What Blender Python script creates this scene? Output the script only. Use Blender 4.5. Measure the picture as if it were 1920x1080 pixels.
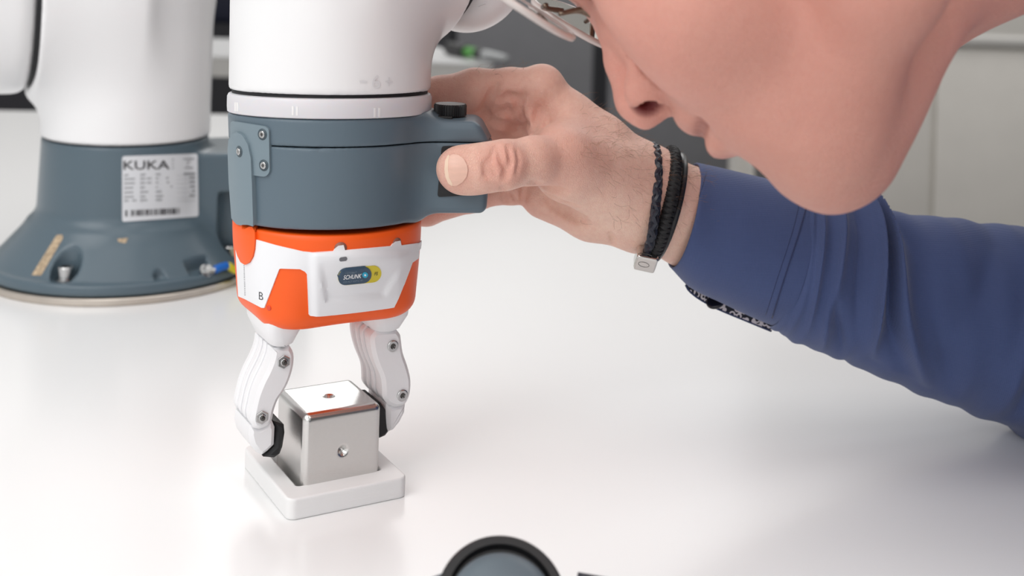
import bpy, bmesh, math, random
import numpy as np
from mathutils import Vector, Matrix, Euler
from mathutils.bvhtree import BVHTree
from mathutils.geometry import delaunay_2d_cdt

for o in list(bpy.data.objects):
    bpy.data.objects.remove(o)
scene = bpy.context.scene
COL = scene.collection
RNG = random.Random(7)

# ------------------------------------------------------------------ camera
# Level camera with a slight roll and a lowered lens (shift); table top is z = 0.
F_PX = 2300.0          # focal length in pixels of a 1920 wide frame
Y_H = -80.0            # row of the horizon
ROLL = 0.030
CAM_H = 0.234
cd = bpy.data.cameras.new('camera')
cam = bpy.data.objects.new('camera', cd)
COL.objects.link(cam)
scene.camera = cam
cd.sensor_fit = 'HORIZONTAL'
cd.sensor_width = 36.0
cd.lens = 36.0 * F_PX / 1920.0
cd.shift_y = -(540.0 - Y_H) / 1920.0
cd.clip_start = 0.01
cd.clip_end = 60
cam.location = (0, 0, CAM_H)
cam.rotation_euler = (Matrix.Rotation(math.pi / 2, 3, 'X') @ Matrix.Rotation(ROLL, 3, 'Z')).to_euler()
cd.dof.use_dof = True
cd.dof.focus_distance = 0.530
cd.dof.aperture_fstop = 9.5

CR, SR = math.cos(ROLL), math.sin(ROLL)

def ray(x, y):
    """pixel of the 1920x1080 frame -> (sideways, down) per metre of depth"""
    a = (x - 960.0) / F_PX
    b = (y - Y_H) / F_PX
    return a * CR + b * SR, -a * SR + b * CR

def px(x, y, D):
    u, v = ray(x, y)
    return Vector((u * D, D, CAM_H - v * D))

def px_z(x, y, z):
    u, v = ray(x, y)
    return px(x, y, (CAM_H - z) / v)

def px_plane(x, y, p0, n):
    u, v = ray(x, y)
    d = Vector((u, 1, -v))
    o = Vector((0, 0, CAM_H))
    return o + d * ((p0 - o).dot(n) / d.dot(n))

# ------------------------------------------------------------------ light
world = bpy.data.worlds.new('room_light')
scene.world = world
world.use_nodes = True
bg = world.node_tree.nodes['Background']
bg.inputs[0].default_value = (1.0, 0.99, 0.98, 1)
bg.inputs[1].default_value = 0.62

def area_light(name, loc, target, size, power, color=(1, 1, 1), size_y=None):
    l = bpy.data.lights.new(name, 'AREA')
    l.energy = power
    l.color = color
    l.shape = 'RECTANGLE'
    l.size = size
    l.size_y = size_y or size
    o = bpy.data.objects.new(name, l)
    COL.objects.link(o)
    o.location = loc
    o.rotation_euler = (Vector(target) - Vector(loc)).to_track_quat('-Z', 'Y').to_euler()
    return o

area_light('softbox_lamp', (-0.95, -0.40, 1.35), (0.05, 0.6, 0.03), 1.2, 15.0, (1.0, 0.985, 0.97))
area_light('ceiling_lamp', (-0.3, 4.3, 1.80), (-0.3, 4.0, 0.0), 3.0, 46.0, (1.0, 0.99, 0.98), 2.6)
area_light('ceiling_lamp_front', (-0.1, 0.55, 1.80), (-0.05, 0.55, 0.0), 1.2, 7.0, (1.0, 0.99, 0.98))
area_light('fill_light_front', (-0.75, -1.75, 0.95), (0.10, 0.5, 0.0), 2.2, 11.0, (0.98, 0.99, 1.0), 1.5)  # added soft fill from behind the camera
area_light('fill_light_near', (0.85, -0.50, 1.80), (0.30, 0.45, 0.0), 0.9, 9.0, (1.0, 0.99, 0.98))  # added fill that brightens the right of the table
area_light('fill_light_panel', (1.3, 2.3, 1.80), (1.4, 2.9, 0.0), 0.9, 11.0, (1.0, 0.99, 0.98))  # added fill that brightens the pale panel on the right

scene.view_settings.view_transform = 'Standard'
scene.view_settings.look = 'None'
scene.view_settings.gamma = 1
scene.view_settings.use_curve_mapping = False
scene.view_settings.exposure = -0.08

# ------------------------------------------------------------------ materials
def srgb(r, g, b):
    def f(c):
        c /= 255.0
        return c / 12.92 if c <= 0.04045 else ((c + 0.055) / 1.055) ** 2.4
    return (f(r), f(g), f(b), 1.0)

def mat(name, rgb, rough=0.5, metal=0.0, bump=None, vary=0.0, scale=200.0, coat=0.0, sss=0.0, spec=0.5,
        stretch=None, transmission=0.0, ior=1.45, alpha=1.0):
    """bump = (noise scale, distance in metres)"""
    m = bpy.data.materials.new(name)
    m.use_nodes = True
    nt = m.node_tree
    p = nt.nodes['Principled BSDF']
    p.inputs['Base Color'].default_value = srgb(*rgb)
    p.inputs['Roughness'].default_value = rough
    p.inputs['Metallic'].default_value = metal
    p.inputs['Coat Weight'].default_value = coat
    p.inputs['Specular IOR Level'].default_value = spec
    p.inputs['Transmission Weight'].default_value = transmission
    p.inputs['IOR'].default_value = ior
    if sss:
        p.inputs['Subsurface Weight'].default_value = sss
        p.inputs['Subsurface Radius'].default_value = (1.0, 0.35, 0.2)
        p.inputs['Subsurface Scale'].default_value = 0.002
    tc = nt.nodes.new('ShaderNodeTexCoord')
    vec = tc.outputs['Object']
    if stretch:
        mp = nt.nodes.new('ShaderNodeMapping')
        mp.inputs['Scale'].default_value = stretch
        nt.links.new(vec, mp.inputs['Vector'])
        vec = mp.outputs['Vector']
    if vary:
        n = nt.nodes.new('ShaderNodeTexNoise')
        n.inputs['Scale'].default_value = scale
        n.inputs['Detail'].default_value = 5
        nt.links.new(vec, n.inputs['Vector'])
        mx = nt.nodes.new('ShaderNodeMix')
        mx.data_type = 'RGBA'
        mx.blend_type = 'MULTIPLY'
        mx.inputs[0].default_value = 1.0
        mx.inputs[6].default_value = srgb(*rgb)
        mr = nt.nodes.new('ShaderNodeMapRange')
        mr.inputs['From Min'].default_value = 0.3
        mr.inputs['From Max'].default_value = 0.7
        mr.inputs['To Min'].default_value = 1 - vary
        mr.inputs['To Max'].default_value = 1 + vary
        nt.links.new(n.outputs['Fac'], mr.inputs['Value'])
        nt.links.new(mr.outputs['Result'], mx.inputs[7])
        nt.links.new(mx.outputs[2], p.inputs['Base Color'])
    if bump:
        n = nt.nodes.new('ShaderNodeTexNoise')
        n.inputs['Scale'].default_value = bump[0]
        n.inputs['Detail'].default_value = 4
        nt.links.new(vec, n.inputs['Vector'])
        b = nt.nodes.new('ShaderNodeBump')
        b.inputs['Distance'].default_value = bump[1]
        b.inputs['Strength'].default_value = 1.0
        nt.links.new(n.outputs['Fac'], b.inputs['Height'])
        nt.links.new(b.outputs['Normal'], p.inputs['Normal'])
    return m

# ------------------------------------------------------------------ object helpers
def tag(o, label, cat, group=None, kind=None):
    o['label'] = label
    o['category'] = cat
    if group:
        o['group'] = group
    if kind:
        o['kind'] = kind
    return o

def root_of(o):
    while o.parent:
        o = o.parent
    return o

def thing(name, label, cat, loc=(0, 0, 0), group=None):
    o = bpy.data.objects.new(name, None)
    o.empty_display_size = 0.02
    COL.objects.link(o)
    o.location = loc
    return tag(o, label, cat, group)

def obj(name, verts, faces, material, parent=None, smooth=True, auto=None):
    """verts in world coordinates; a child's mesh is stored relative to its top-level thing"""
    v = np.asarray([tuple(p) for p in verts], dtype=float) if not isinstance(verts, np.ndarray) else verts
    if parent is not None:
        v = v - np.array(root_of(parent).location)
    me = bpy.data.meshes.new(name)
    if isinstance(faces, np.ndarray):
        nq, k = faces.shape
        me.vertices.add(len(v))
        me.vertices.foreach_set('co', v.astype(np.float32).ravel())
        me.loops.add(nq * k)
        me.loops.foreach_set('vertex_index', faces.astype(np.int32).ravel())
        me.polygons.add(nq)
        me.polygons.foreach_set('loop_start', np.arange(0, nq * k, k, dtype=np.int32))
        me.update(calc_edges=True)
        me.validate()
    else:
        me.from_pydata([tuple(p) for p in v], [], faces)
        me.update()
    me.materials.append(material)
    if smooth:
        me.polygons.foreach_set('use_smooth', [True] * len(me.polygons))
        if auto is not None:
            me.set_sharp_from_angle(angle=math.radians(auto))
    me.update()
    o = bpy.data.objects.new(name, me)
    COL.objects.link(o)
    o.parent = parent
    return o

def struct(name, verts, faces, material, smooth=False):
    o = obj(name, verts, faces, material, None, smooth)
    o['kind'] = 'structure'
    return o

class MB:
    """collects verts and faces of one mesh"""
    def __init__(self):
        self.v, self.f = [], []
    def add(self, v, f):
        b = len(self.v)
        self.v += [Vector(p) for p in v]
        self.f += [tuple(i + b for i in q) for q in f]
        return self
    def build(self, name, m, parent=None, smooth=True, auto=35):
        return obj(name, self.v, self.f, m, parent, smooth, auto)

def frame(axis, hint=None):
    z = Vector(axis).normalized()
    h = Vector(hint) if hint is not None else (Vector((0, 0, 1)) if abs(z.z) < 0.9 else Vector((1, 0, 0)))
    x = (h - z * h.dot(z)).normalized()
    y = z.cross(x)
    return x, y, z

def lathe(profile, o, axis, seg=48, hint=None, cap=True):
    """profile = [(radius, height)] along the axis from o"""
    x, y, z = frame(axis, hint)
    o = Vector(o)
    v, f = [], []
    for r, h in profile:
        for i in range(seg):
            a = 2 * math.pi * i / seg
            v.append(o + z * h + (x * math.cos(a) + y * math.sin(a)) * r)
    for j in range(len(profile) - 1):
        for i in range(seg):
            k = (i + 1) % seg
            f.append((j * seg + i, j * seg + k, (j + 1) * seg + k, (j + 1) * seg + i))
    if cap:
        f.append(tuple(range(seg))[::-1])
        f.append(tuple((len(profile) - 1) * seg + i for i in range(seg)))
    return v, f

def catmull(pts, n):
    """smooth resampling of a list of tuples of any length"""
    P = [np.array(p, float) for p in pts]
    P = [2 * P[0] - P[1]] + P + [2 * P[-1] - P[-2]]
    out = []
    for i in range(1, len(P) - 2):
        for s in range(n):
            t = s / n
            a, b, c, d = P[i - 1], P[i], P[i + 1], P[i + 2]
            out.append(0.5 * (2 * b + (c - a) * t + (2 * a - 5 * b + 4 * c - d) * t * t + (3 * b - a - 3 * c + d) * t ** 3))
    out.append(P[-2])
    return out

def tube(path, radius, seg=10, n=6, cap=True, smooth_path=True):
    """path of 3D points, radius a number or a list"""
    if not isinstance(radius, (list, tuple)):
        radius = [radius] * len(path)
    q = [tuple(p) + (r,) for p, r in zip(path, radius)]
    q = catmull(q, n) if smooth_path else [np.array(t) for t in q]
    v, f = [], []
    up = None
    for i, p in enumerate(q):
        c = Vector(p[:3])
        t = Vector(q[min(i + 1, len(q) - 1)][:3]) - Vector(q[max(i - 1, 0)][:3])
        x, y, z = frame(t, up)
        up = x
        for k in range(seg):
            a = 2 * math.pi * k / seg
            v.append(c + (x * math.cos(a) + y * math.sin(a)) * p[3])
    for j in range(len(q) - 1):
        for i in range(seg):
            k = (i + 1) % seg
            f.append((j * seg + i, j * seg + k, (j + 1) * seg + k, (j + 1) * seg + i))
    if cap:
        f.append(tuple(range(seg))[::-1])
        f.append(tuple((len(q) - 1) * seg + i for i in range(seg)))
    return v, f

def prism(poly, o, ex, ey, ez, depth, bevel=0.0):
    """polygon (list of 2D) in the plane o, ex, ey, extruded along ez; optional small edge chamfer"""
    o, ex, ey, ez = Vector(o), Vector(ex), Vector(ey), Vector(ez)
    n = len(poly)
    def ring(inset, h):
        out = []
        for i in range(n):
            p = Vector(poly[i])
            if inset:
                a = (Vector(poly[i]) - Vector(poly[i - 1])).normalized()
                b = (Vector(poly[(i + 1) % n]) - Vector(poly[i])).normalized()
                na, nb = Vector((-a.y, a.x)), Vector((-b.y, b.x))
                m = na + nb
                p = p + m / max(m.dot(na), 0.35) * inset
            out.append(o + ex * p.x + ey * p.y + ez * h)
        return out
    area = sum(poly[i - 1][0] * poly[i][1] - poly[i][0] * poly[i - 1][1] for i in range(n))
    if area < 0:
        poly = poly[::-1]
    if bevel:
        rings = [ring(bevel, 0), ring(0, bevel), ring(0, depth - bevel), ring(bevel, depth)]
    else:
        rings = [ring(0, 0), ring(0, depth)]
    v = [p for r in rings for p in r]
    f = []
    for j in range(len(rings) - 1):
        for i in range(n):
            k = (i + 1) % n
            f.append((j * n + i, j * n + k, (j + 1) * n + k, (j + 1) * n + i))
    f.append(tuple(range(n))[::-1])
    f.append(tuple((len(rings) - 1) * n + i for i in range(n)))
    return v, f

def rbox(c, half, rad=0.002, rz=0.0):
    """box with chamfered edges"""
    c = Vector(c)
    bm = bmesh.new()
    bmesh.ops.create_cube(bm, size=2.0)
    for w in bm.verts:
        w.co = Vector((w.co.x * half[0], w.co.y * half[1], w.co.z * half[2]))
    if rad:
        bmesh.ops.bevel(bm, geom=list(bm.edges), offset=rad, segments=3, profile=0.5, affect='EDGES')
    R = Matrix.Rotation(rz, 3, 'Z')
    bm.verts.index_update()
    v = [c + R @ w.co for w in bm.verts]
    f = [tuple(w.index for w in q.verts) for q in bm.faces]
    bm.free()
    return v, f

# ------------------------------------------------------------------ distance fields -> mesh
class Field:
    """smooth union / difference of simple shapes, evaluated with numpy"""
    def __init__(self):
        self.p = []          # (function, bound centre, bound radius, k, op)
    def _add(self, fn, c, r, k, op):
        self.p.append((fn, np.array(c, float), float(r), k, op))
        return self
    def cone(self, a, b, ra, rb, k=0.004, op='+'):
        a, b = np.array(a, float), np.array(b, float)
        ba = b - a
        l2 = ba.dot(ba)
        rr = ra - rb
        a2 = l2 - rr * rr
        il2 = 1.0 / l2
        def fn(P):
            pa = P - a
            y = pa @ ba
            z = y - l2
            w = pa * l2 - np.outer(y, ba)
            x2 = np.einsum('ij,ij->i', w, w)
            y2 = y * y * l2
            z2 = z * z * l2
            kk = np.sign(rr) * rr * rr * x2
            d = (np.sqrt(x2 * a2 * il2) + y * rr) * il2 - ra
            m1 = np.sign(z) * a2 * z2 > kk
            d = np.where(m1, np.sqrt(x2 + z2) * il2 - rb, d)
            m2 = (~m1) & (np.sign(y) * a2 * y2 < kk)
            return np.where(m2, np.sqrt(x2 + y2) * il2 - ra, d)
        return self._add(fn, (a + b) / 2, math.sqrt(l2) / 2 + max(ra, rb), k, op)
    def chain(self, pts, k=0.003, op='+'):
        for (a, ra), (b, rb) in zip(pts[:-1], pts[1:]):
            self.cone(a, b, ra, rb, k, op)
        return self
    def ball(self, c, r, k=0.004, op='+'):
        c = np.array(c, float)
        return self._add(lambda P: np.linalg.norm(P - c, axis=1) - r, c, r, k, op)
    def ellipsoid(self, c, axes, radii, k=0.004, op='+'):
        c = np.array(c, float)
        A = np.array([np.array(a, float) / np.linalg.norm(a) for a in axes])
        R = np.array(radii, float)
        def fn(P):
            q = (P - c) @ A.T
            k0 = np.linalg.norm(q / R, axis=1)
            k1 = np.linalg.norm(q / (R * R), axis=1)
            return np.where(k1 > 1e-9, k0 * (k0 - 1.0) / np.maximum(k1, 1e-9), -R.min())
        return self._add(fn, c, R.max(), k, op)
    def cyl(self, a, b, ra, rb=None, edge=0.0, k=0.004, op='+'):
        """(tapered) cylinder with rounded rims"""
        a, b = np.array(a, float), np.array(b, float)
        rb = ra if rb is None else rb
        L = np.linalg.norm(b - a)
        z = (b - a) / L
        sl = (rb - ra) / L
        cs = 1 / math.sqrt(1 + sl * sl)
        def fn(P):
            q = P - a
            h = q @ z
            r = np.linalg.norm(q - np.outer(h, z), axis=1)
            dx = (r - (ra + sl * h)) * cs + edge
            dy = np.abs(h - L / 2) - L / 2 + edge
            return np.minimum(np.maximum(dx, dy), 0) + np.sqrt(np.maximum(dx, 0) ** 2 + np.maximum(dy, 0) ** 2) - edge
        return self._add(fn, (a + b) / 2, math.hypot(L / 2, max(ra, rb)), k, op)
    def box(self, c, axes, half, edge=0.0, k=0.004, op='+'):
        c = np.array(c, float)
        A = np.array([np.array(a, float) / np.linalg.norm(a) for a in axes])
        H = np.array(half, float) - edge
        def fn(P):
            q = np.abs((P - c) @ A.T) - H
            return np.linalg.norm(np.maximum(q, 0), axis=1) + np.minimum(q.max(axis=1), 0) - edge
        return self._add(fn, c, float(np.linalg.norm(half)), k, op)
    def half(self, p, n, k=0.0, op='&'):
        """keep the side the normal points away from"""
        p, n = np.array(p, float), np.array(n, float) / np.linalg.norm(n)
        return self._add(lambda P: (P - p) @ n, p, 1e3, k, op)
    def func(self, fn, c, r, k=0.004, op='+'):
        return self._add(fn, c, r, k, op)
    def eval(self, P, c=None, R=None):
        d = np.full(len(P), 1.0)
        for fn, bc, br, k, op in self.p:
            if c is not None and np.linalg.norm(bc - c) > br + R + k + 0.004:
                continue
            q = fn(P)
            if op == '+':
                if k > 0:
                    h = np.maximum(k - np.abs(d - q), 0) / k
                    d = np.minimum(d, q) - h * h * k * 0.25
                else:
                    d = np.minimum(d, q)
            else:
                if op == '-':
                    q = -q
                if k > 0:
                    h = np.maximum(k - np.abs(d - q), 0) / k
                    d = np.maximum(d, q) + h * h * k * 0.25
                else:
                    d = np.maximum(d, q)
        return d

def field_mesh(F, lo, hi, h, project=1):
    """sparse surface nets; returns (verts, quads)"""
    lo, hi = np.array(lo, float), np.array(hi, float)
    B = 8
    nb = np.ceil((hi - lo) / (h * B)).astype(int)
    gi = np.stack(np.meshgrid(*[np.arange(n) for n in nb], indexing='ij'), -1).reshape(-1, 3)
    cen = lo + (gi + 0.5) * (h * B)
    half = h * B * 0.5 * 1.7321
    keep = np.zeros(len(gi), bool)
    S = 4                                   # super cells of 4 blocks, culled first
    sg = gi // S
    key = (sg[:, 0] * 10000 + sg[:, 1]) * 10000 + sg[:, 2]
    order = np.argsort(key, kind='stable')
    ks = key[order]
    starts = np.flatnonzero(np.r_[True, ks[1:] != ks[:-1]])
    ends = np.r_[starts[1:], len(ks)]
    groups = []
    for s, e in zip(starts, ends):
        idx = order[s:e]
        c = cen[idx].mean(0)
        R = np.linalg.norm(cen[idx] - c, axis=1).max() + half
        if F.eval(c[None, :])[0] > R * 1.35 + 0.004:
            continue
        d = F.eval(cen[idx], c, R)
        k = np.abs(d) < half * 1.35 + 0.001
        if k.any():
            groups.append((idx[k], c, R))
    N = nb * B + 2
    g = np.arange(B + 1)
    loc = np.stack(np.meshgrid(g, g, g, indexing='ij'), -1)
    corner = np.array([[i, j, k] for i in (0, 1) for j in (0, 1) for k in (0, 1)])
    edges = [(a, b) for a in range(8) for b in range(a + 1, 8) if np.abs(corner[a] - corner[b]).sum() == 1]
    VI, VP, Q = [], [], []
    def gid(i, j, k):
        return (i * N[1] + j) * N[2] + k
    for idx, c, R in groups:
        base = gi[idx] * B
        I = base[:, None, None, None, :] + loc[None]
        P = lo + I.reshape(-1, 3) * h
        d = F.eval(P, c, R).reshape(len(idx), B + 1, B + 1, B + 1)
        s = d < 0
        cnt = sum(s[:, i:B + i, j:B + j, k:B + k].astype(np.int8) for i, j, k in corner)
        act = np.argwhere((cnt > 0) & (cnt < 8))
        if len(act) == 0:
            continue
        vals = np.stack([d[act[:, 0], act[:, 1] + o[0], act[:, 2] + o[1], act[:, 3] + o[2]] for o in corner], 1)
        acc = np.zeros((len(act), 3))
        n = np.zeros(len(act))
        for a, b in edges:
            va, vb = vals[:, a], vals[:, b]
            m = (va < 0) != (vb < 0)
            t = np.where(m, va / np.where(m, va - vb, 1), 0)
            acc += np.where(m[:, None], corner[a] + t[:, None] * (corner[b] - corner[a]), 0)
            n += m
        cell = base[act[:, 0]] + act[:, 1:]
        VI.append(gid(cell[:, 0], cell[:, 1], cell[:, 2]))
        VP.append(lo + (cell + acc / n[:, None]) * h)
        for ax in range(3):
            o = np.zeros(3, int); o[ax] = 1
            s0 = s[:, :B, :B, :B]
            s1 = s[:, o[0]:B + o[0], o[1]:B + o[1], o[2]:B + o[2]]
            e = np.argwhere(s0 != s1)
            if len(e) == 0:
                continue
            flip = ~s0[e[:, 0], e[:, 1], e[:, 2], e[:, 3]]
            ci = base[e[:, 0]] + e[:, 1:]
            b1, b2 = (ax + 1) % 3, (ax + 2) % 3
            d1 = np.zeros(3, int); d1[b1] = 1
            d2 = np.zeros(3, int); d2[b2] = 1
            ids = [gid(*(ci - x).T) for x in (d1 + d2, d2, d1 * 0, d1)]
            q = np.stack(ids, 1)
            q[flip] = q[flip][:, ::-1]
            Q.append(q)
    VI = np.concatenate(VI); VP = np.concatenate(VP); Q = np.concatenate(Q)
    u, first = np.unique(VI, return_index=True)
    V = VP[first]
    k = np.searchsorted(u, Q)
    k = np.minimum(k, len(u) - 1)
    ok = (u[k] == Q).all(1)
    return V, k[ok]

def field_obj(name, F, lo, hi, h, material, parent=None, relax=0):
    V, Q = field_mesh(F, lo, hi, h)
    if relax:
        V = smooth_verts(V, Q, relax)
    return obj(name, V, Q, material, parent, True)

def smooth_verts(V, Q, it, lam=0.5, mu=-0.52):
    """Taubin smoothing"""
    e = np.concatenate([Q[:, [0, 1]], Q[:, [1, 2]], Q[:, [2, 3]], Q[:, [3, 0]]])
    e = np.concatenate([e, e[:, ::-1]])
    n = np.bincount(e[:, 0], minlength=len(V))[:, None]
    for i in range(it):
        for l in (lam, mu):
            acc = np.stack([np.bincount(e[:, 0], weights=V[e[:, 1], a], minlength=len(V)) for a in range(3)], 1)
            V = V + l * (acc / np.maximum(n, 1) - V)
    return V

# ------------------------------------------------------------------ decals: flat pieces laid on a surface
def bvh_of(*objs):
    vs, fs = [], []
    for o in objs:
        b = len(vs)
        off = root_of(o).location
        vs += [v.co + off for v in o.data.vertices]
        fs += [tuple(i + b for i in p.vertices) for p in o.data.polygons]
    return BVHTree.FromPolygons(vs, fs)

def hit(bvh, x, y, cx=None, cy=None):
    """first surface point seen at a pixel; if it misses, walk towards (cx, cy)"""
    o = Vector((0, 0, CAM_H))
    for i in range(60):
        u, v = ray(x, y)
        p, n, _, _ = bvh.ray_cast(o, Vector((u, 1, -v)).normalized())
        if p is not None:
            if n.dot(p - o) > 0:
                n = -n
            return p, n
        if cx is None:
            return None
        x += (cx - x) * 0.02
        y += (cy - y) * 0.02
    return None

def inside(poly, x, y):
    c = False
    for i in range(len(poly)):
        x1, y1 = poly[i - 1]
        x2, y2 = poly[i]
        if (y1 > y) != (y2 > y) and x < (x2 - x1) * (y - y1) / (y2 - y1) + x1:
            c = not c
    return c

def decal(name, poly, bvh, m, parent=None, thick=0.0006, sink=0.0004, step=6.0, height=None, centre=None, smooth=True, mb=None):
    """a thin plate whose outline is a polygon of pixels, laid on a surface"""
    pts = []
    n = len(poly)
    for i in range(n):
        a, b = Vector(poly[i]), Vector(poly[(i + 1) % n])
        k = max(1, int((b - a).length / step))
        for j in range(k):
            pts.append(a.lerp(b, j / k))
    nb = len(pts)
    xs = [p[0] for p in poly]; ys = [p[1] for p in poly]
    cx, cy = centre or (sum(xs) / n, sum(ys) / n)
    y = min(ys) + step * 0.5
    bound = list(pts)
    while y < max(ys):
        x = min(xs) + step * 0.5
        while x < max(xs):
            if inside(poly, x, y) and all((x - q.x) ** 2 + (y - q.y) ** 2 > (0.45 * step) ** 2 for q in bound):
                pts.append(Vector((x, y)))
            x += step
        y += step
    vo, _, fo, *_ = delaunay_2d_cdt([Vector(p[:2]) for p in pts], [(i, (i + 1) % nb) for i in range(nb)], [], 1, 1e-5)
    top, bot, good = [], [], []
    for p in vo:
        h = hit(bvh, p.x, p.y, cx, cy)
        if h is None:
            h = (px(p.x, p.y, 0.55), Vector((0, -1, 0)))
        t = thick + (height(p.x, p.y) if height else 0)
        top.append(h[0] + h[1] * t)
        bot.append(h[0] - h[1] * sink)
    nv = len(vo)
    faces = []
    edge = {}
    for q in fo:
        q = tuple(q)
        a = [vo[i] for i in q]
        ar = sum(a[i - 1].x * a[i].y - a[i].x * a[i - 1].y for i in range(len(a)))
        if ar > 0:
            q = q[::-1]
        faces.append(q)
        faces.append(tuple(i + nv for i in q[::-1]))
        for i in range(len(q)):
            e = (q[i - 1], q[i])
            edge[e] = 1
    for (a, b) in list(edge):
        if (b, a) not in edge:
            faces.append((b, a, a + nv, b + nv))
    if mb is not None:
        mb.add(top + bot, faces)
        return None
    return obj(name, top + bot, faces, m, parent, smooth, 40)

def rounded(poly, r, n=5):
    """polygon with rounded corners"""
    out = []
    N = len(poly)
    for i in range(N):
        p0, p1, p2 = Vector(poly[i - 1]), Vector(poly[i]), Vector(poly[(i + 1) % N])
        rr = min(r, (p0 - p1).length * 0.45, (p2 - p1).length * 0.45)
        a = p1 + (p0 - p1).normalized() * rr
        b = p1 + (p2 - p1).normalized() * rr
        for j in range(n + 1):
            t = j / n
            out.append(tuple((1 - t) ** 2 * a + 2 * t * (1 - t) * p1 + t * t * b))
    return out

_text_cache = {}
def text_mesh(s, shear=0.0, offset=0.0):
    key = (s, shear, offset)
    if key in _text_cache:
        return _text_cache[key]
    cu = bpy.data.curves.new('lettering', 'FONT')
    cu.body = s
    cu.shear = shear
    cu.offset = offset
    cu.resolution_u = 4
    o = bpy.data.objects.new('lettering', cu)
    COL.objects.link(o)
    dg = bpy.context.evaluated_depsgraph_get()
    me = bpy.data.meshes.new_from_object(o.evaluated_get(dg))
    v = [(w.co.x, w.co.y) for w in me.vertices]
    f = [tuple(p.vertices) for p in me.polygons]
    bpy.data.objects.remove(o)
    bpy.data.curves.remove(cu)
    bpy.data.meshes.remove(me)
    x0 = min(p[0] for p in v); x1 = max(p[0] for p in v)
    y0 = min(p[1] for p in v); y1 = max(p[1] for p in v)
    v = [((p[0] - x0) / (x1 - x0), (p[1] - y0) / (y1 - y0)) for p in v]
    _text_cache[key] = (v, f)
    return v, f

def text_decal(name, s, tl, tr, bl, bvh, m, parent=None, lift=0.0003, shear=0.0, offset=0.0, mb=None):
    """lettering filling the parallelogram of pixels top-left, top-right, bottom-left, laid on a surface"""
    v, f = text_mesh(s, shear, offset)
    tl, tr, bl = Vector(tl), Vector(tr), Vector(bl)
    out = []
    for a, b in v:
        p = bl + (tr - tl) * a + (tl - bl) * b
        h = hit(bvh, p.x, p.y, (tl.x + tr.x) / 2, (tl.y + bl.y) / 2)
        out.append(h[0] + h[1] * lift)
    if mb is not None:
        mb.add(out, f)
        return None
    return obj(name, out, f, m, parent, False)

def screw(o, n, r, parent, m, m_dark, name='screw', hexnut=False, h=0.0012, depth=0.0008, socket=6):
    """cap screw head with a hexagonal socket; axis n points out"""
    x, y, z = frame(n)
    mb = MB()
    if hexnut:
        mb.add(*prism([(r * math.cos(i * math.pi / 3), r * math.sin(i * math.pi / 3)) for i in range(6)], o, x, y, z, h, r * 0.06))
        mb.add(*lathe([(r * 0.55, h * 0.5), (r * 0.55, h * 1.5), (r * 0.45, h * 1.7), (0.0001, h * 1.7)], o, z, 20))
        nut = mb.build(name, m, parent, True, 30)
        obj('bolt_end', *lathe([(r * 0.36, h * 1.6), (r * 0.36, h * 2.1), (r * 0.28, h * 2.3), (0.0001, h * 2.3)], o, z, 20), m_dark, nut)
        return nut
    mb.add(*lathe([(r, -depth), (r, h * 0.7), (r * 0.86, h), (r * 0.5, h)], o, z, 28, cap=False))
    # hexagonal socket wall
    k = 24
    ring0 = [o + z * h + (x * math.cos(2 * math.pi * i / k) + y * math.sin(2 * math.pi * i / k)) * r * 0.5 for i in range(k)]
    ring1 = [o + z * (h * 0.1) + (x * math.cos(2 * math.pi * i / k) + y * math.sin(2 * math.pi * i / k)) * r * (0.42 if (i // 2) % 2 else 0.3) for i in range(k)]
    mb.add(ring0 + ring1, [(i, (i + 1) % k, k + (i + 1) % k, k + i) for i in range(k)] )
    s = mb.build(name, m, parent, True, 30)
    obj('socket', [p + z * 0.00002 for p in ring1], [tuple(range(k))], m_dark, s, False)
    return s
# ================================================================== the room
M_TABLE = mat('white_table', (240, 240, 240), 0.22, bump=(900, 0.000004), spec=0.5)
M_TABLE_EDGE = mat('table_edge', (196, 194, 190), 0.5, vary=0.03, scale=60)
M_FLOOR = mat('floor_carpet', (74, 74, 77), 0.9, bump=(600, 0.001), vary=0.08, scale=300)
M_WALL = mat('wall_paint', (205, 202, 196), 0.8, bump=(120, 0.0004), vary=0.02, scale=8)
M_DARKGREY = mat('dark_cabinet', (122, 122, 125), 0.55, vary=0.03, scale=20)
M_DARKER = mat('dark_gap', (62, 62, 66), 0.7, vary=0.05, scale=20)
M_LIGHTCAB = mat('warm_grey_panel', (226, 222, 215), 0.6, vary=0.02, scale=15)
M_LEG = mat('leg_metal', (150, 152, 154), 0.35, metal=0.8, vary=0.03)
M_BLACK = mat('black_plastic', (26, 26, 28), 0.45, vary=0.1, scale=500)
M_NAVY = mat('navy_plastic', (24, 28, 48), 0.5, vary=0.15, scale=60)
M_BROWN = mat('brown_card', (120, 86, 60), 0.8, vary=0.1, scale=80)
M_GREEN = mat('green_plastic', (70, 140, 55), 0.5, vary=0.05)
M_GREYPL = mat('grey_plastic', (165, 167, 168), 0.45, vary=0.04)

FLOOR_Z = -0.74

def slab(poly, z1, z0):
    n = len(poly)
    v = [(p[0], p[1], z1) for p in poly] + [(p[0], p[1], z0) for p in poly]
    f = [tuple(range(n)), tuple(range(n, 2 * n))[::-1]] + [(i, i + n, (i + 1) % n + n, (i + 1) % n) for i in range(n)]
    ar = sum(poly[i - 1][0] * poly[i][1] - poly[i][0] * poly[i - 1][1] for i in range(n))
    if ar < 0:
        f = [q[::-1] for q in f]
    return v, f

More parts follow.
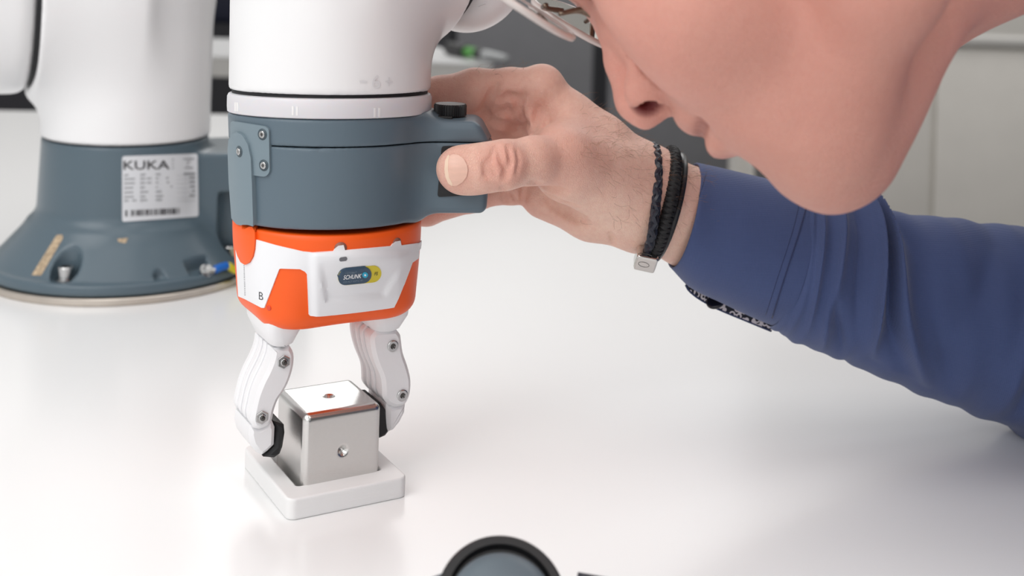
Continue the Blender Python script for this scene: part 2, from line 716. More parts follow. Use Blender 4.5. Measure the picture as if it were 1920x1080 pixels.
struct('floor', *slab([(-6, -2.0), (6, -2.0), (6, 8.0), (-6, 8.0)], FLOOR_Z, FLOOR_Z - 0.05), M_FLOOR)
struct('wall_back', *slab([(-6, 7.0), (6, 7.0), (6, 7.1), (-6, 7.1)], 1.9, FLOOR_Z), M_WALL)
struct('baseboard_back', *slab([(-6, 6.98), (6, 6.98), (6, 7.0), (-6, 7.0)], FLOOR_Z + 0.08, FLOOR_Z), M_DARKER)

struct('wall_light_block', *slab([(1.7, -2.0), (1.8, -2.0), (1.8, 3.2), (1.7, 3.2)], 1.9, FLOOR_Z), mat('side_wall_paint', (104, 101, 98), 0.85, vary=0.03, scale=10))  # unseen dark wall, added to cut the light from the right
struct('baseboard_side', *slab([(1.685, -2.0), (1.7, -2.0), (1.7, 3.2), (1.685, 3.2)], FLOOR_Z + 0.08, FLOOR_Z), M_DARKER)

# --- main table: far edge on the left, a slanting edge that passes behind the arm
def xy(p):
    return (p.x, p.y)
t_far_l = px_z(-260, 203, 0)
t_far_r = px_z(1080, 225, 0)
t_right = px_z(1920, 722, 0)
e = Vector(xy(t_right)) - Vector(xy(t_far_r))
t_near_r = Vector(xy(t_right)) + e.normalized() * 0.75
t_poly = [xy(t_far_l), xy(t_far_r), tuple(t_near_r), (-0.9, -0.12), (-1.1, 0.9)]
table = thing('work_table', 'large glossy white work table carrying the robot and the metal cube', 'table', (0.0, 0.8, FLOOR_Z))
obj('table_top', *slab(t_poly, 0.0, -0.028), M_TABLE, table, False)
cxy = Vector((0, 0))
for p in t_poly:
    cxy += Vector(p) / len(t_poly)
for p in (t_poly[0], t_poly[1], t_poly[2], t_poly[3]):
    q = Vector(p).lerp(cxy, 0.14)
    mb = MB()
    mb.add(*rbox((q.x, q.y, (FLOOR_Z - 0.028) / 2 + 0.004), (0.025, 0.025, (-FLOOR_Z - 0.028) / 2 - 0.004), 0.003))
    mb.add(*lathe([(0.03, FLOOR_Z), (0.03, FLOOR_Z + 0.012), (0.02, FLOOR_Z + 0.016)], (q.x, q.y, 0), (0, 0, 1), 20))
    mb.build('leg', M_LEG, table)

# --- second white table further back
s_fl, s_fr, s_br = px_z(-330, 84, 0), px_z(925, 119, 0), px_z(800, 82, 0)
s_bl = s_fl + (s_br - s_fr)
s_bl = Vector((s_fl.x - 0.3, s_br.y - 0.1, 0))
side = thing('side_table', 'white side table with a thick pale edge standing behind the robot', 'table', (s_fr.x - 0.8, s_fr.y + 0.6, FLOOR_Z))
obj('table_top', *slab([xy(s_fl), xy(s_fr), xy(s_br), xy(s_bl)], 0.0, -0.004), M_TABLE, side, False)
obj('edge_board', *slab([(s_fl.x, s_fl.y + .002), (s_fr.x - .002, s_fr.y + .002), (s_br.x - .004, s_br.y - .004), (s_bl.x, s_bl.y - .004)], -0.004, -0.046), M_TABLE_EDGE, side, False)
for p in (s_fl, s_fr, s_br, s_bl):
    c = (s_fl + s_fr + s_br + s_bl) / 4
    q = p.lerp(c, 0.12)
    obj('leg', *rbox((q.x, q.y, (FLOOR_Z - 0.046) / 2), (0.03, 0.03, (-FLOOR_Z - 0.046) / 2), 0.003), M_LEG, side)

# dark storage box standing on the side table
q = px_z(400, 45, 0)
case = thing('equipment_case', 'dark navy equipment case standing on the white side table', 'case', (q.x, q.y + 0.02, 0))
obj('shell', *rbox((q.x - 0.05, q.y + 0.19, 0.15), (0.42, 0.16, 0.15), 0.02), M_NAVY, case)
obj('lid', *rbox((q.x - 0.05, q.y + 0.19, 0.31), (0.425, 0.165, 0.012), 0.01), M_BLACK, case)
obj('handle', *tube([(q.x - 0.15, q.y + 0.02, 0.2), (q.x - 0.14, q.y - 0.005, 0.2), (q.x + 0.04, q.y - 0.005, 0.2), (q.x + 0.05, q.y + 0.02, 0.2)], 0.008), M_BLACK, case)

# small black marker with a green cap, on the edge of the side table
a = px_z(842, 103, 0.0); b = px_z(925, 120, 0.0)
d = (b - a)
a = a + Vector((0, 0, 0.016)); b = b + Vector((0, 0, 0.016))
pen = thing('cable_probe', 'black probe with a green band and grey tip lying on the side table edge', 'tool', (a.x, a.y, 0.0))
def seg_tube(t0, t1, r0, r1):
    return tube([a.lerp(b, t0), a.lerp(b, (t0 + t1) / 2), a.lerp(b, t1)], [r0, (r0 + r1) / 2, r1], 16, 3)
obj('grip', *seg_tube(0, 0.42, 0.016, 0.015), M_BLACK, pen)
obj('band', *seg_tube(0.42, 0.66, 0.012, 0.012), M_GREEN, pen)
obj('sleeve', *seg_tube(0.66, 0.8, 0.013, 0.013), M_BLACK, pen)
obj('tip', *seg_tube(0.8, 1.25, 0.012, 0.009), M_GREYPL, pen)

# --- dark office cabinets in the middle of the background
Dc = 4.6
def cabinet_unit(x0, x1, label, m, D=Dc, top=0.45, depth=0.45):
    a, b = px(x0, 100, D).x, px(x1, 100, D).x
    cab = thing('office_cabinet', label, 'cabinet', ((a + b) / 2, D + depth / 2, FLOOR_Z))
    zc = (top + FLOOR_Z + 0.06) / 2
    obj('body', *rbox(((a + b) / 2, D + 0.02 + depth / 2, zc), ((b - a) / 2, depth / 2, (top - FLOOR_Z - 0.06) / 2), 0.004), M_DARKER, cab)
    dr = obj('door', *rbox(((a + b) / 2, D + 0.01, zc), ((b - a) / 2 - 0.012, 0.01, (top - FLOOR_Z - 0.06) / 2 - 0.01), 0.003), m, cab)
    obj('handle', *tube([(b - 0.06, D, 0.1), (b - 0.06, D - 0.03, 0.1), (b - 0.06, D - 0.03, 0.25), (b - 0.06, D, 0.25)], 0.006), M_BLACK, dr)
    obj('plinth', *rbox(((a + b) / 2, D + 0.03 + depth / 2, FLOOR_Z + 0.03), ((b - a) / 2 - 0.01, depth / 2 - 0.02, 0.03), 0.002), M_BLACK, cab)
    return cab
cabinet_unit(-420, 100, 'dark office cabinet behind the far left end of the side table', M_DARKER)
cabinet_unit(105, 636, 'dark office cabinet behind the navy equipment case', M_DARKER)
cabinet_unit(640, 848, 'dark office cabinet behind the probe on the side table', M_DARKER)
cabinet_unit(850, 1118, 'dark grey office cabinet door seen above the raised hand', M_DARKGREY)
cabinet_unit(1136, 1395, 'dark grey office cabinet door seen between the nose and the sleeve', M_DARKGREY)
a, b = px(1118, 100, Dc).x, px(1136, 100, Dc).x
struct('trim_1', *slab([(a, Dc + 0.06), (b, Dc + 0.06), (b, Dc + 0.1), (a, Dc + 0.1)], 0.45, FLOOR_Z), M_DARKER)

# --- pale panel wall on the right with a ledge
Dp = 3.2
x0 = px(1385, 200, Dp).x
struct('wall_right', *slab([(x0, Dp), (4.5, Dp), (4.5, Dp + 0.12), (x0, Dp + 0.12)], px(1850, 84, Dp).z, FLOOR_Z), M_LIGHTCAB)
zz = px(1850, 84, Dp).z
struct('trim_2', *slab([(x0 - 0.01, Dp - 0.03), (4.5, Dp - 0.03), (4.5, Dp + 0.15), (x0 - 0.01, Dp + 0.15)], zz + 0.018, zz), M_TABLE_EDGE)
xs = px(1745, 300, Dp).x
for i, (u0, u1) in enumerate(((x0 + 0.02, xs - 0.006), (xs + 0.006, xs + 1.2), (xs + 1.212, xs + 2.4))):
    pn = obj('wall_panel', *rbox(((u0 + u1) / 2, Dp - 0.008, (zz + FLOOR_Z) / 2 + 0.03), ((u1 - u0) / 2, 0.008, (zz - FLOOR_Z) / 2 - 0.04), 0.003), M_LIGHTCAB, bpy.data.objects['wall_right'])
struct('wall_right_upper', *slab([(x0 + 0.3, Dp + 1.2), (4.5, Dp + 1.2), (4.5, Dp + 1.3), (x0 + 0.3, Dp + 1.3)], 1.9, FLOOR_Z), M_WALL)

# dark waste bin between chin and sleeve
q0, q1 = px(1431, 322, 2.6), px(1590, 322, 2.6)
zt = px(1442, 306, 2.6).z
cx_ = (q0.x + q1.x) / 2
hw = (q1.x - q0.x) / 2
bin_ = thing('waste_bin', 'black office waste bin standing on the floor in front of the pale panel', 'bin', (cx_, 2.7, FLOOR_Z))
obj('body', *lathe([(hw * 0.8, FLOOR_Z), (hw * 0.97, zt - 0.012), (hw * 0.94, zt - 0.012), (hw * 0.76, FLOOR_Z + 0.01)], (cx_, 2.7, 0), (0, 0, 1), 40), M_BLACK, bin_)
obj('rim', *lathe([(hw * 0.95, zt - 0.016), (hw, zt - 0.012), (hw, zt - 0.002), (hw * 0.97, zt), (hw * 0.92, zt), (hw * 0.92, zt - 0.016)], (cx_, 2.7, 0), (0, 0, 1), 40, cap=False), M_BLACK, bin_)
# ================================================================== the robot
M_WHITE = mat('white_casing', (236, 236, 237), 0.28, bump=(1500, 0.000004), coat=0.15)
M_GREY = mat('blue_grey_casing', (92, 108, 119), 0.38, bump=(2500, 0.000008))
M_GREY_L = mat('blue_grey_bracket', (118, 134, 143), 0.42, bump=(2500, 0.000008))
M_BASE = mat('blue_grey_cast', (86, 102, 112), 0.28, bump=(700, 0.00001))
M_RING = mat('frosted_light_ring', (214, 212, 216), 0.35, sss=0.3)
M_RINGMARK = mat('ring_mark', (232, 230, 230), 0.4)
M_STEEL = mat('steel', (190, 190, 190), 0.22, metal=1.0, vary=0.05)
M_DARKSTEEL = mat('dark_steel', (92, 90, 88), 0.35, metal=1.0)
M_PLATE = mat('plate_steel', (205, 196, 186), 0.35, metal=1.0, vary=0.05, scale=100)
M_GAP = mat('shadow_gap', (22, 22, 26), 0.6)
M_LABEL = mat('label_paper', (214, 216, 220), 0.5)
M_INK = mat('label_ink', (38, 38, 42), 0.6)
M_INKG = mat('label_ink_grey', (150, 152, 156), 0.6)
M_BEIGE = mat('worn_beige_lettering', (176, 156, 130), 0.8, vary=0.35, scale=500)
M_BLUE = mat('blue_shrink_tube', (20, 100, 190), 0.45)
M_YELLOW = mat('yellow_insulation', (214, 200, 40), 0.45, vary=0.2, scale=90)
M_KNURL = mat('black_knob', (30, 30, 31), 0.38)
M_PAD = mat('black_rubber', (30, 31, 33), 0.5, bump=(900, 0.00002))
M_ORANGE = mat('orange_casing', (248, 94, 20), 0.42, bump=(2500, 0.000006))
M_GWHITE = mat('gripper_white', (236, 237, 240), 0.38, bump=(2500, 0.000005))
M_FINGER = mat('finger_white', (238, 238, 240), 0.35, bump=(900, 0.00003))

BX, BY = -0.275, 0.888                         # axis of the base on the table
robot = thing('robot_arm', 'white and blue-grey jointed robot arm standing on the white table', 'robot', (BX, BY, 0))

# --- mounting plate and cast base
obj('mounting_plate', *lathe([(0.0955, 0.0), (0.0965, 0.001), (0.0965, 0.0042), (0.0955, 0.005)], (BX, BY, 0), (0, 0, 1), 96), M_PLATE, robot, auto=30)
FB = Field()
Z_SEAM = 0.097
FB.cyl((BX, BY, 0.0052), (BX, BY, 0.013), 0.094, 0.0935, 0.002, k=0)
FB.cyl((BX, BY, 0.010), (BX, BY, 0.040), 0.0915, 0.064, 0.001, k=0.001)
FB.cyl((BX, BY, 0.010), (BX, BY, Z_SEAM), 0.0612, 0.0578, 0.0015, k=0.012)
bdir = Vector((0.93, 0.37, 0)).normalized()
bper = Vector((-bdir.y, bdir.x, 0))
cb = Vector((BX, BY, 0)) + bdir * 0.085
FB.box((cb.x, cb.y, 0.0465), (bdir, bper, (0, 0, 1)), (0.045, 0.040, 0.0415), 0.003, k=0.006)
bolt_at = []
def project(p):
    """world point -> pixel"""
    u, v = p[0] / p[1], (CAM_H - p[2]) / p[1]
    return (960 + F_PX * (u * CR - v * SR), Y_H + F_PX * (u * SR + v * CR))
for bx in (123, 431):
    c = min((Vector((BX + 0.080 * math.sin(a), BY - 0.080 * math.cos(a), 0.016)) for a in [i * 0.01 - 1.5 for i in range(300)]),
            key=lambda q: abs(project(q)[0] - bx))
    bolt_at.append(c)
    FB.cyl((c.x, c.y, 0.0125), (c.x, c.y, 0.06), 0.0095, 0.0095, 0.001, k=0.0015, op='-')
sv, sf = lathe([(0.093, 0.005), (0.093, 0.0115), (0.0915, 0.0125), (0.064, 0.040), (0.0585, 0.1)], (BX, BY, 0), (0, 0, 1), 96)
B_SKIRT = BVHTree.FromPolygons(sv, sf)
p, _ = hit(B_SKIRT, 300, 513)
FB.cyl((p.x, p.y, p.z - 0.004), (p.x, p.y, 0.04), 0.0040, 0.0040, 0.001, k=0.001, op='-')
lug, _ = hit(B_SKIRT, 378, 503)
ld = Vector((lug.x - BX, lug.y - BY, 0)).normalized()
lt = Vector((-ld.y, ld.x, 0))
FB.box(lug + Vector((0, 0, 0.0035)), (ld, lt, (0, 0, 1)), (0.0075, 0.0095, 0.0068), 0.0008, k=0.001, op='-')
base = field_obj('base_casting', FB, (BX - 0.105, BY - 0.105, 0.0), (BX + 0.14, BY + 0.115, 0.104), 0.0012, M_BASE, robot)
for c in bolt_at:
    b = obj('mounting_bolt', *lathe([(0.0075, 0.0127), (0.0075, 0.0136), (0.0052, 0.0136), (0.0052, 0.021), (0.0048, 0.0216), (0.0028, 0.0216), (0.0028, 0.018)], (c.x, c.y, 0), (0, 0, 1), 28), M_STEEL, robot, auto=30)
B_BASE = bvh_of(base)
# printed type plate
lb = decal('type_label', rounded([(229, 293), (370, 288), (372, 406), (229, 416)], 5), B_BASE, M_LABEL, robot, 0.0003, 0.0003, 6)
lb['label'] = 'white printed type plate on the base'
B_LB = bvh_of(lb)
text_decal('lettering', 'KUKA', (231.5, 301.5), (318, 300.5), (231.5, 318.5), B_LB, M_INK, lb, 0.00015, offset=0.012)
mb = MB()
mk = MB()
def bar(m_, x0, y0, x1, y1, sl=-0.03):
    def f(x, y):
        return (x, y + (x - 232) * sl)
    decal('', [f(x0, y0), f(x1, y0), f(x1, y1), f(x0, y1)], B_LB, None, None, 0.00012, 0.0, 30, mb=m_)
for i, y in enumerate((328.5, 336, 344, 352.5, 361, 369.5, 376.5)):
    w = (8, 20, 20, 17, 17, 18, 23)[i]
    bar(mb, 233, y - 1.6, 233 + w, y + 1.6)
    bar(mb, 263, y - 1.6, 263 + (10, 21, 21, 9, 15, 10, 13)[i], y + 1.6)
    bar(mb, 292, y - 1.4, 292 + (9, 24, 25, 31, 11, 14, 12)[i], y + 1.8)
    bar(mb, 231.5, y + 3.4, 367, y + 3.9)
    if i < 6:
        w = (22, 11, 11, 10, 6, 11)[i]
        bar(mb, 366 - w, y - 1.0, 366, y + 2.4)
for y, w in ((300.5, 42), (306, 34), (311.5, 31), (317, 40)):
    bar(mb, 322.5, y, 322.5 + w, y + 2.2)
mb.build('small_print', M_INKG, lb, False)
x = 235.0
while x < 338:
    w = RNG.choice((1.0, 1.6, 2.4)) if x > 242 else 3.6
    bar(mk, x, 394.5, x + w, 406.0, -0.045)
    x += w + RNG.choice((0.9, 1.4, 2.2)) + (5 if x < 237 else 0)
mk.build('barcode', M_INK, lb, False)
# worn lettering on the skirt
decal('worn_lettering', [(59, 516), (77, 517), (118, 447), (117, 440), (106, 441)], B_BASE, M_BEIGE, robot, 0.00008, 0.0002, 5)
decal('worn_lettering', [(220, 448), (240, 446), (236, 456), (222, 454)], B_BASE, M_BEIGE, robot, 0.00008, 0.0002, 5)
# earth lead: lug, shrink tube and yellow-green wire
def on_skirt(x, y, up):
    q, n = hit(B_SKIRT, x, y)
    return q + n * up
l0, l1, l2, l3 = on_skirt(386, 509, 0.0015), on_skirt(398, 511, 0.003), on_skirt(420, 508, 0.005), on_skirt(436, 507, 0.008)
_, ln_ = hit(B_SKIRT, 388, 510)
lg = MB()
lg.add(*lathe([(0.0030, -0.004), (0.0030, 0.0022), (0.0022, 0.0034), (0.001, 0.0034)], l0, ln_, 20))
lg.add(*lathe([(0.0048, -0.0015), (0.0048, -0.0003), (0.003, -0.0003)], l0, ln_, 24))
lg.add(*tube([l0, l0.lerp(l1, 0.5), l1], [0.0018, 0.0018, 0.002], 10, 3))
lead = lg.build('cable_lug', M_STEEL, robot)
obj('shrink_tube', *tube([l1, l1.lerp(l2, 0.5) + Vector((0, 0, 0.0004)), l2], 0.0027, 14, 4), M_BLUE, lead)
end = Vector((cb.x, cb.y, 0.022)) + bdir * 0.043
wm1 = Vector((l3.x + 0.035, l3.y, 0.0075))
wm2 = Vector((cb.x, cb.y, 0.0085)) + bdir * 0.085 - bper * 0.02
wm3 = Vector((cb.x, cb.y, 0.018)) + bdir * 0.068
obj('earth_wire', *tube([l2, l3, wm1, wm2, wm3, end], 0.0026, 12, 6), M_YELLOW, lead)

# --- shoulder housing (white): upright barrel with a side branch, blended
obj('seam_ring', *lathe([(0.0562, Z_SEAM - 0.001), (0.0562, Z_SEAM + 0.002)], (BX, BY, 0), (0, 0, 1), 72), M_GAP, robot)
JD = Vector((-0.90, -0.44, 0)).normalized()
ZC = 0.198
R2 = 0.069
c0 = Vector((BX, BY, ZC))
seam_at = 0.066
FS = Field()
FS.cyl((BX, BY, Z_SEAM + 0.0012), (BX, BY, ZC + 0.02), 0.0588, 0.0588, 0.0012, k=0)
FS.ellipsoid((BX, BY, ZC + 0.015), ((1, 0, 0), (0, 1, 0), (0, 0, 1)), (0.0588, 0.0588, 0.066), k=0.01)
FS.cyl(c0, c0 + JD * seam_at, R2 * 0.97, R2, 0.0015, k=0.026)
field_obj('shoulder_housing', FS, (BX - 0.16, BY - 0.13, 0.09), (BX + 0.075, BY + 0.08, 0.30), 0.0016, M_WHITE, robot)
obj('joint_seam', *lathe([(R2 - 0.0025, seam_at - 0.001), (R2 - 0.0025, seam_at + 0.003)], c0, JD, 72), M_GAP, robot)
FU = Field()
c1 = c0 + JD * (seam_at + 0.0014)
c2 = c0 + JD * (seam_at + 0.086)
FU.cyl(c1, c2, R2, R2, 0.012, k=0)
cu = c0 + JD * (seam_at + 0.042)
top = cu + Vector((0.02, 0.01, 0.32))
FU.cone(cu + Vector((0, 0, 0.03)), top, 0.055, 0.048, k=0.03)
FU.cyl(top + JD * 0.05, top - JD * 0.045, 0.056, 0.056, 0.012, k=0.03)
FU.half(c1 , -JD)
field_obj('upper_arm_link', FU, (BX - 0.30, BY - 0.20, 0.11), (BX + 0.08, BY + 0.12, 0.62), 0.003, M_WHITE, robot)

# --- wrist hanging over the cube
W0 = Vector((-0.0770, 0.5430, 0.0))
W1 = Vector((-0.0795, 0.5510, 0.161))
WA = (W1 - W0).normalized()
def wz(z):
    return W0 + WA * (z / WA.z)
ZR0, ZR1 = 0.1626, 0.1710
ZW = 0.1724
Z_BAND = 0.1508
ZG = 0.1166
# branch of the wrist that leads to the forearm, to the right and back
KD = Vector((0.80, 0.60, 0)).normalized()
KC = wz(0.240)
K_SEAM, KR = 0.052, 0.0435
FW = Field()
FW.cyl(wz(ZW), wz(0.245), 0.0448, 0.0456, 0.0012, k=0)
FW.ellipsoid(wz(0.243), (WA, WA.orthogonal(), WA.cross(WA.orthogonal())), (0.045, 0.0455, 0.0455), k=0.006)
FW.cyl(KC, KC + KD * K_SEAM, KR * 0.98, KR, 0.0012, k=0.022)
field_obj('wrist_housing', FW, (W1.x - 0.055, W1.y - 0.055, ZW - 0.006), (W1.x + 0.085, W1.y + 0.085, 0.295), 0.0012, M_WHITE, robot)
obj('wrist_seam', *lathe([(KR - 0.002, K_SEAM - 0.001), (KR - 0.002, K_SEAM + 0.003)], KC, KD, 64), M_GAP, robot)
FK = Field()
k1 = KC + KD * (K_SEAM + 0.0012)
k2 = KC + KD * 0.092
FK.cyl(k1, k2, KR, KR, 0.020, k=0)
elbow = cu + Vector((0.02, 0.01, 0.32))
kj = KC + KD * 0.074
fore0 = kj + Vector((0.0, 0.0, 0.03))
fore1 = kj + Vector((-0.03, 0.03, 0.20))
FK.cone(fore0, fore1, 0.040, 0.042, k=0.02)
FK.half(k1, -KD)
field_obj('wrist_cap', FK, (kj.x - 0.11, kj.y - 0.08, 0.17), (kj.x + 0.07, kj.y + 0.10, 0.50), 0.0018, M_WHITE, robot)
el = top - JD * 0.045
FL = Field()
FL.cone(fore1, fore1 + Vector((-0.02, 0.06, 0.05)), 0.043, 0.047, k=0)
FL.cone(fore1 + Vector((-0.02, 0.06, 0.05)), el - JD * 0.03, 0.047, 0.052, k=0.02)
FL.cyl(el - JD * 0.0, el - JD * 0.085, 0.055, 0.055, 0.01, k=0.03)
lo = [min(fore1[i], el[i]) - 0.14 for i in range(3)]
hi = [max(fore1[i], el[i]) + 0.16 for i in range(3)]
field_obj('forearm_link', FL, lo, hi, 0.0035, M_WHITE, robot)
B_WR = bvh_of(bpy.data.objects['wrist_housing'])
mb = MB()
text_decal('', '6', (697.5, 141), (713, 141), (697.5, 165.5), B_WR, None, None, 0.00025, mb=mb)
text_decal('', '+', (722, 145), (736, 145.5), (722, 161), B_WR, None, None, 0.00025, mb=mb)
text_decal('', '-', (674, 151), (688, 151.5), (674, 154.5), B_WR, None, None, 0.00025, mb=mb)
mb.build('embossed_marks', mat('embossed_white', (222, 222, 224), 0.4), robot, False)
decal('embossed_mark', [(897, 12), (909, 7), (911, 7.5), (908, 13)], bvh_of(bpy.data.objects['wrist_cap']), M_WHITE, robot, 0.0004, 0.0002, 5)

# light ring
obj('ring_gap', *lathe([(0.0435, 0.0), (0.0435, (ZW - ZR0) * 1.2)], wz(ZR0 - 0.001), WA, 72), M_GAP, robot)
rl = (ZR1 - ZR0) / WA.z
ring = obj('light_ring', *lathe([(0.0446, 0), (0.0452, 0.0004), (0.0454, rl * 0.3), (0.0454, rl - 0.0016), (0.0448, rl - 0.0004), (0.0438, rl), (0.040, rl)], wz(ZR0), WA, 96), M_RING, robot, auto=30)
B_RING = bvh_of(ring)
for cx0, cy0 in ((441.5, 200), (445.5, 200), (549, 207), (557, 207.5), (702.5, 210.5), (711, 210.5)):
    decal('ring_mark', [(cx0 - 1.8, cy0 - 8), (cx0 + 1.8, cy0 - 8), (cx0 + 1.8, cy0 + 9), (cx0 - 1.8, cy0 + 9)], B_RING, M_RINGMARK, ring, 0.00012, 0.0002, 4)

# hand-guiding flange: round body with a grip block on the right, split by a fine joint
HX = Vector((1, 0.0, 0.0))
HY = Vector((0, 1, 0))
HZ = HX.cross(HY)
hc = wz(0.14)
def grip_block(P):
    q = P - np.array(hc)
    x = q @ np.array(HX); y = q @ np.array(HY); z = P[:, 2]
    z0, z1 = 0.1208 + (x - 0.05) * 0.03, 0.1616
    x1 = 0.0727 - np.maximum(z - 0.151, 0) * 0.55 - np.maximum(0.151 - z, 0) * 0.05
    e = 0.0032
    dx = np.maximum(x - x1, 0.0 - x) + e
    dy = np.abs(y) - 0.0145 + e
    dz = np.maximum(z - z1, z0 - z) + e
    return np.sqrt(np.maximum(dx, 0) ** 2 + np.maximum(dy, 0) ** 2 + np.maximum(dz, 0) ** 2) + np.minimum(np.maximum(dx, np.maximum(dy, dz)), 0) - e
def flange_field(z_lo, z_hi):
    f = Field()
    f.cyl(wz(ZG), wz(ZR0 - 0.0002), 0.0421, 0.0449, 0.0012, k=0)
    f.func(grip_block, tuple(hc + HX * 0.036), 0.055, k=0.010)
    if z_hi:
        f.half(wz(z_hi), WA, k=0.0006)
    if z_lo:
        f.half(wz(z_lo), -WA, k=0.0006)
    return f
lo, hi = (W1.x - 0.05, W1.y - 0.055, 0.108), (W1.x + 0.08, W1.y + 0.055, 0.167)
low = field_obj('guide_flange', flange_field(None, Z_BAND - 0.0002), lo, hi, 0.0008, M_GREY, robot, relax=2)
upp = field_obj('guide_flange_cover', flange_field(Z_BAND + 0.0002, None), lo, hi, 0.0008, M_GREY, robot, relax=2)
B_FL = bvh_of(low, upp)
# clamp bracket on the left with its screws, laid over the joint
vu, qu = field_mesh(flange_field(None, None), lo, hi, 0.0012)
B_WHOLE = BVHTree.FromPolygons([tuple(p) for p in vu], [tuple(int(i) for i in q) for q in qu])
br = decal('clamp_plate', rounded([(436.5, 226), (500, 236.5), (507, 242), (508.5, 322), (501, 331), (470, 327), (436.5, 296)], 7), B_WHOLE, M_GREY_L, robot, 0.0011, 0.001, 6, centre=(600, 300))
st = decal('clamp_strip', [(436, 280), (437.5, 262), (444, 250), (452, 246.5), (462, 252), (472, 269), (477.5, 295), (479.5, 340), (482, 419.3), (465, 417.5), (443.5, 413), (438, 340)], B_WHOLE, M_GREY_L, robot, 0.0022, 0.001, 6, centre=(600, 330))
B_BR = bvh_of(low, upp, br, st)
for (sx, sy) in ((492, 252), (494.5, 310), (448.5, 284)):
    p, n = hit(B_BR, sx, sy)
    obj('screw_recess', *lathe([(0.0024, -0.0004), (0.0024, 0.00012), (0.0001, 0.00012)], p, n, 24), mat('recess_grey', (70, 84, 92), 0.5), br)
    screw(p + n * 0.0001, n, 0.0015, br, M_STEEL, M_DARKSTEEL, 'cap_screw', h=0.0006)
# black push button on the front of the grip
bt = decal('push_button', rounded([(828, 274), (903, 271), (897, 365), (820, 369)], 6), B_FL, M_PAD, robot, 0.0007, 0.0004, 7)
decal('button_face', rounded([(832, 279), (898, 276), (892, 360), (825, 364)], 5), bvh_of(bt), M_PAD, bt, 0.0004, 0.0003, 8)
# knurled knob on top of the grip
kc = px(844, 211, W1.y + 0.002)
kc.z = 0.1616
mb = MB()
prof = [(0.0074, 0.0006), (0.0074, 0.0050), (0.0069, 0.0057), (0.0030, 0.0057), (0.0001, 0.0055)]
NK = 40
x_, y_, z_ = frame((0, 0, 1))
v, f = [], []
for r, h in prof:
    for i in range(NK * 4):
        a = 2 * math.pi * i / (NK * 4)
        rr = r - (0.00045 if (i % 4) < 2 and r > 0.005 else 0)
        v.append(kc + x_ * rr * math.cos(a) + y_ * rr * math.sin(a) + z_ * h)
n = NK * 4
for j in range(len(prof) - 1):
    for i in range(n):
        f.append((j * n + i, j * n + (i + 1) % n, (j + 1) * n + (i + 1) % n, (j + 1) * n + i))
mb.add(v, f)
knob = mb.build('knurled_knob', M_KNURL, robot, True, 25)
obj('knob_seat', *rbox((kc.x - 0.006, kc.y - 0.002, 0.1619), (0.0075, 0.008, 0.0008), 0.0004), M_KNURL, knob)
# ================================================================== the gripper
YAW = math.radians(29.5)
G = Vector((math.cos(YAW), math.sin(YAW), 0))      # gripping direction
NF = Vector((math.sin(YAW), -math.cos(YAW), 0))    # towards the viewer's right
gripper = thing('gripper', 'orange and white two-finger robot gripper reaching around the metal cube', 'gripper', tuple(wz(0.02)))
# body: round at the top, a rounded rectangle at the bottom
ZB = 0.0748
def body_ring(z, inset=0.0):
    t = (ZG - z) / (ZG - ZB)
    s = min(1.0, max(0.0, t * 1.05 - 0.05))
    s = s * s * (3 - 2 * s)
    hg, hn, r = 0.0368 - 0.001 * t, 0.0300 - 0.001 * t, 0.0165
    out = []
    c = wz(z)
    for i in range(120):
        a = 2 * math.pi * i / 120
        ca, sa = math.cos(a), math.sin(a)
        # distance to the rounded rectangle along this direction
        lo_, hi_ = 0.0, 0.08
        for _ in range(24):
            m = (lo_ + hi_) / 2
            qx, qy = abs(ca) * m - (hg - r), abs(sa) * m - (hn - r)
            d = math.hypot(max(qx, 0), max(qy, 0)) + min(max(qx, qy), 0) - r
            if d < 0:
                lo_ = m
            else:
                hi_ = m
        rc = 0.0417
        rad = rc * (1 - s) + lo_ * s - inset
        out.append(c + G * (ca * rad) + NF * (sa * rad))
    return out
rings = []
for z, ins in [(ZG - 0.0002, 0.004), (ZG - 0.0002, 0.0006), (ZG - 0.0008, 0.0)] + [(ZG - 0.0008 - i / 18.0 * (ZG - 0.0008 - ZB - 0.007), 0.0) for i in range(1, 19)]:
    rings.append(body_ring(z, ins))
for i in range(1, 8):
    a = i / 7 * math.pi / 2
    rings.append(body_ring(ZB + 0.007 * (1 - math.sin(a)), 0.007 * (1 - math.cos(a))))
v = [p for r in rings for p in r]
f = []
for j in range(len(rings) - 1):
    for i in range(120):
        f.append((j * 120 + i, (j + 1) * 120 + i, (j + 1) * 120 + (i + 1) % 120, j * 120 + (i + 1) % 120))
f.append(tuple(range(120)))
f.append(tuple((len(rings) - 1) * 120 + i for i in range(120))[::-1])
gbody = obj('body', v, f, M_ORANGE, gripper, True, 50)
gbody['label'] = 'orange gripper housing'
B_GB = bvh_of(gbody)
# raised strip of the clamp continuing in orange, ending in a round tongue
decal('orange_tongue', [(443.3, 414), (464, 418.5), (482.3, 420.5), (482.3, 449), (481, 466), (478, 480), (472, 491), (464.5, 495), (456.5, 490), (450.5, 478), (446, 462), (443.5, 448)], B_GB, M_ORANGE, gripper, 0.0014, 0.001, 6, centre=(600, 455))
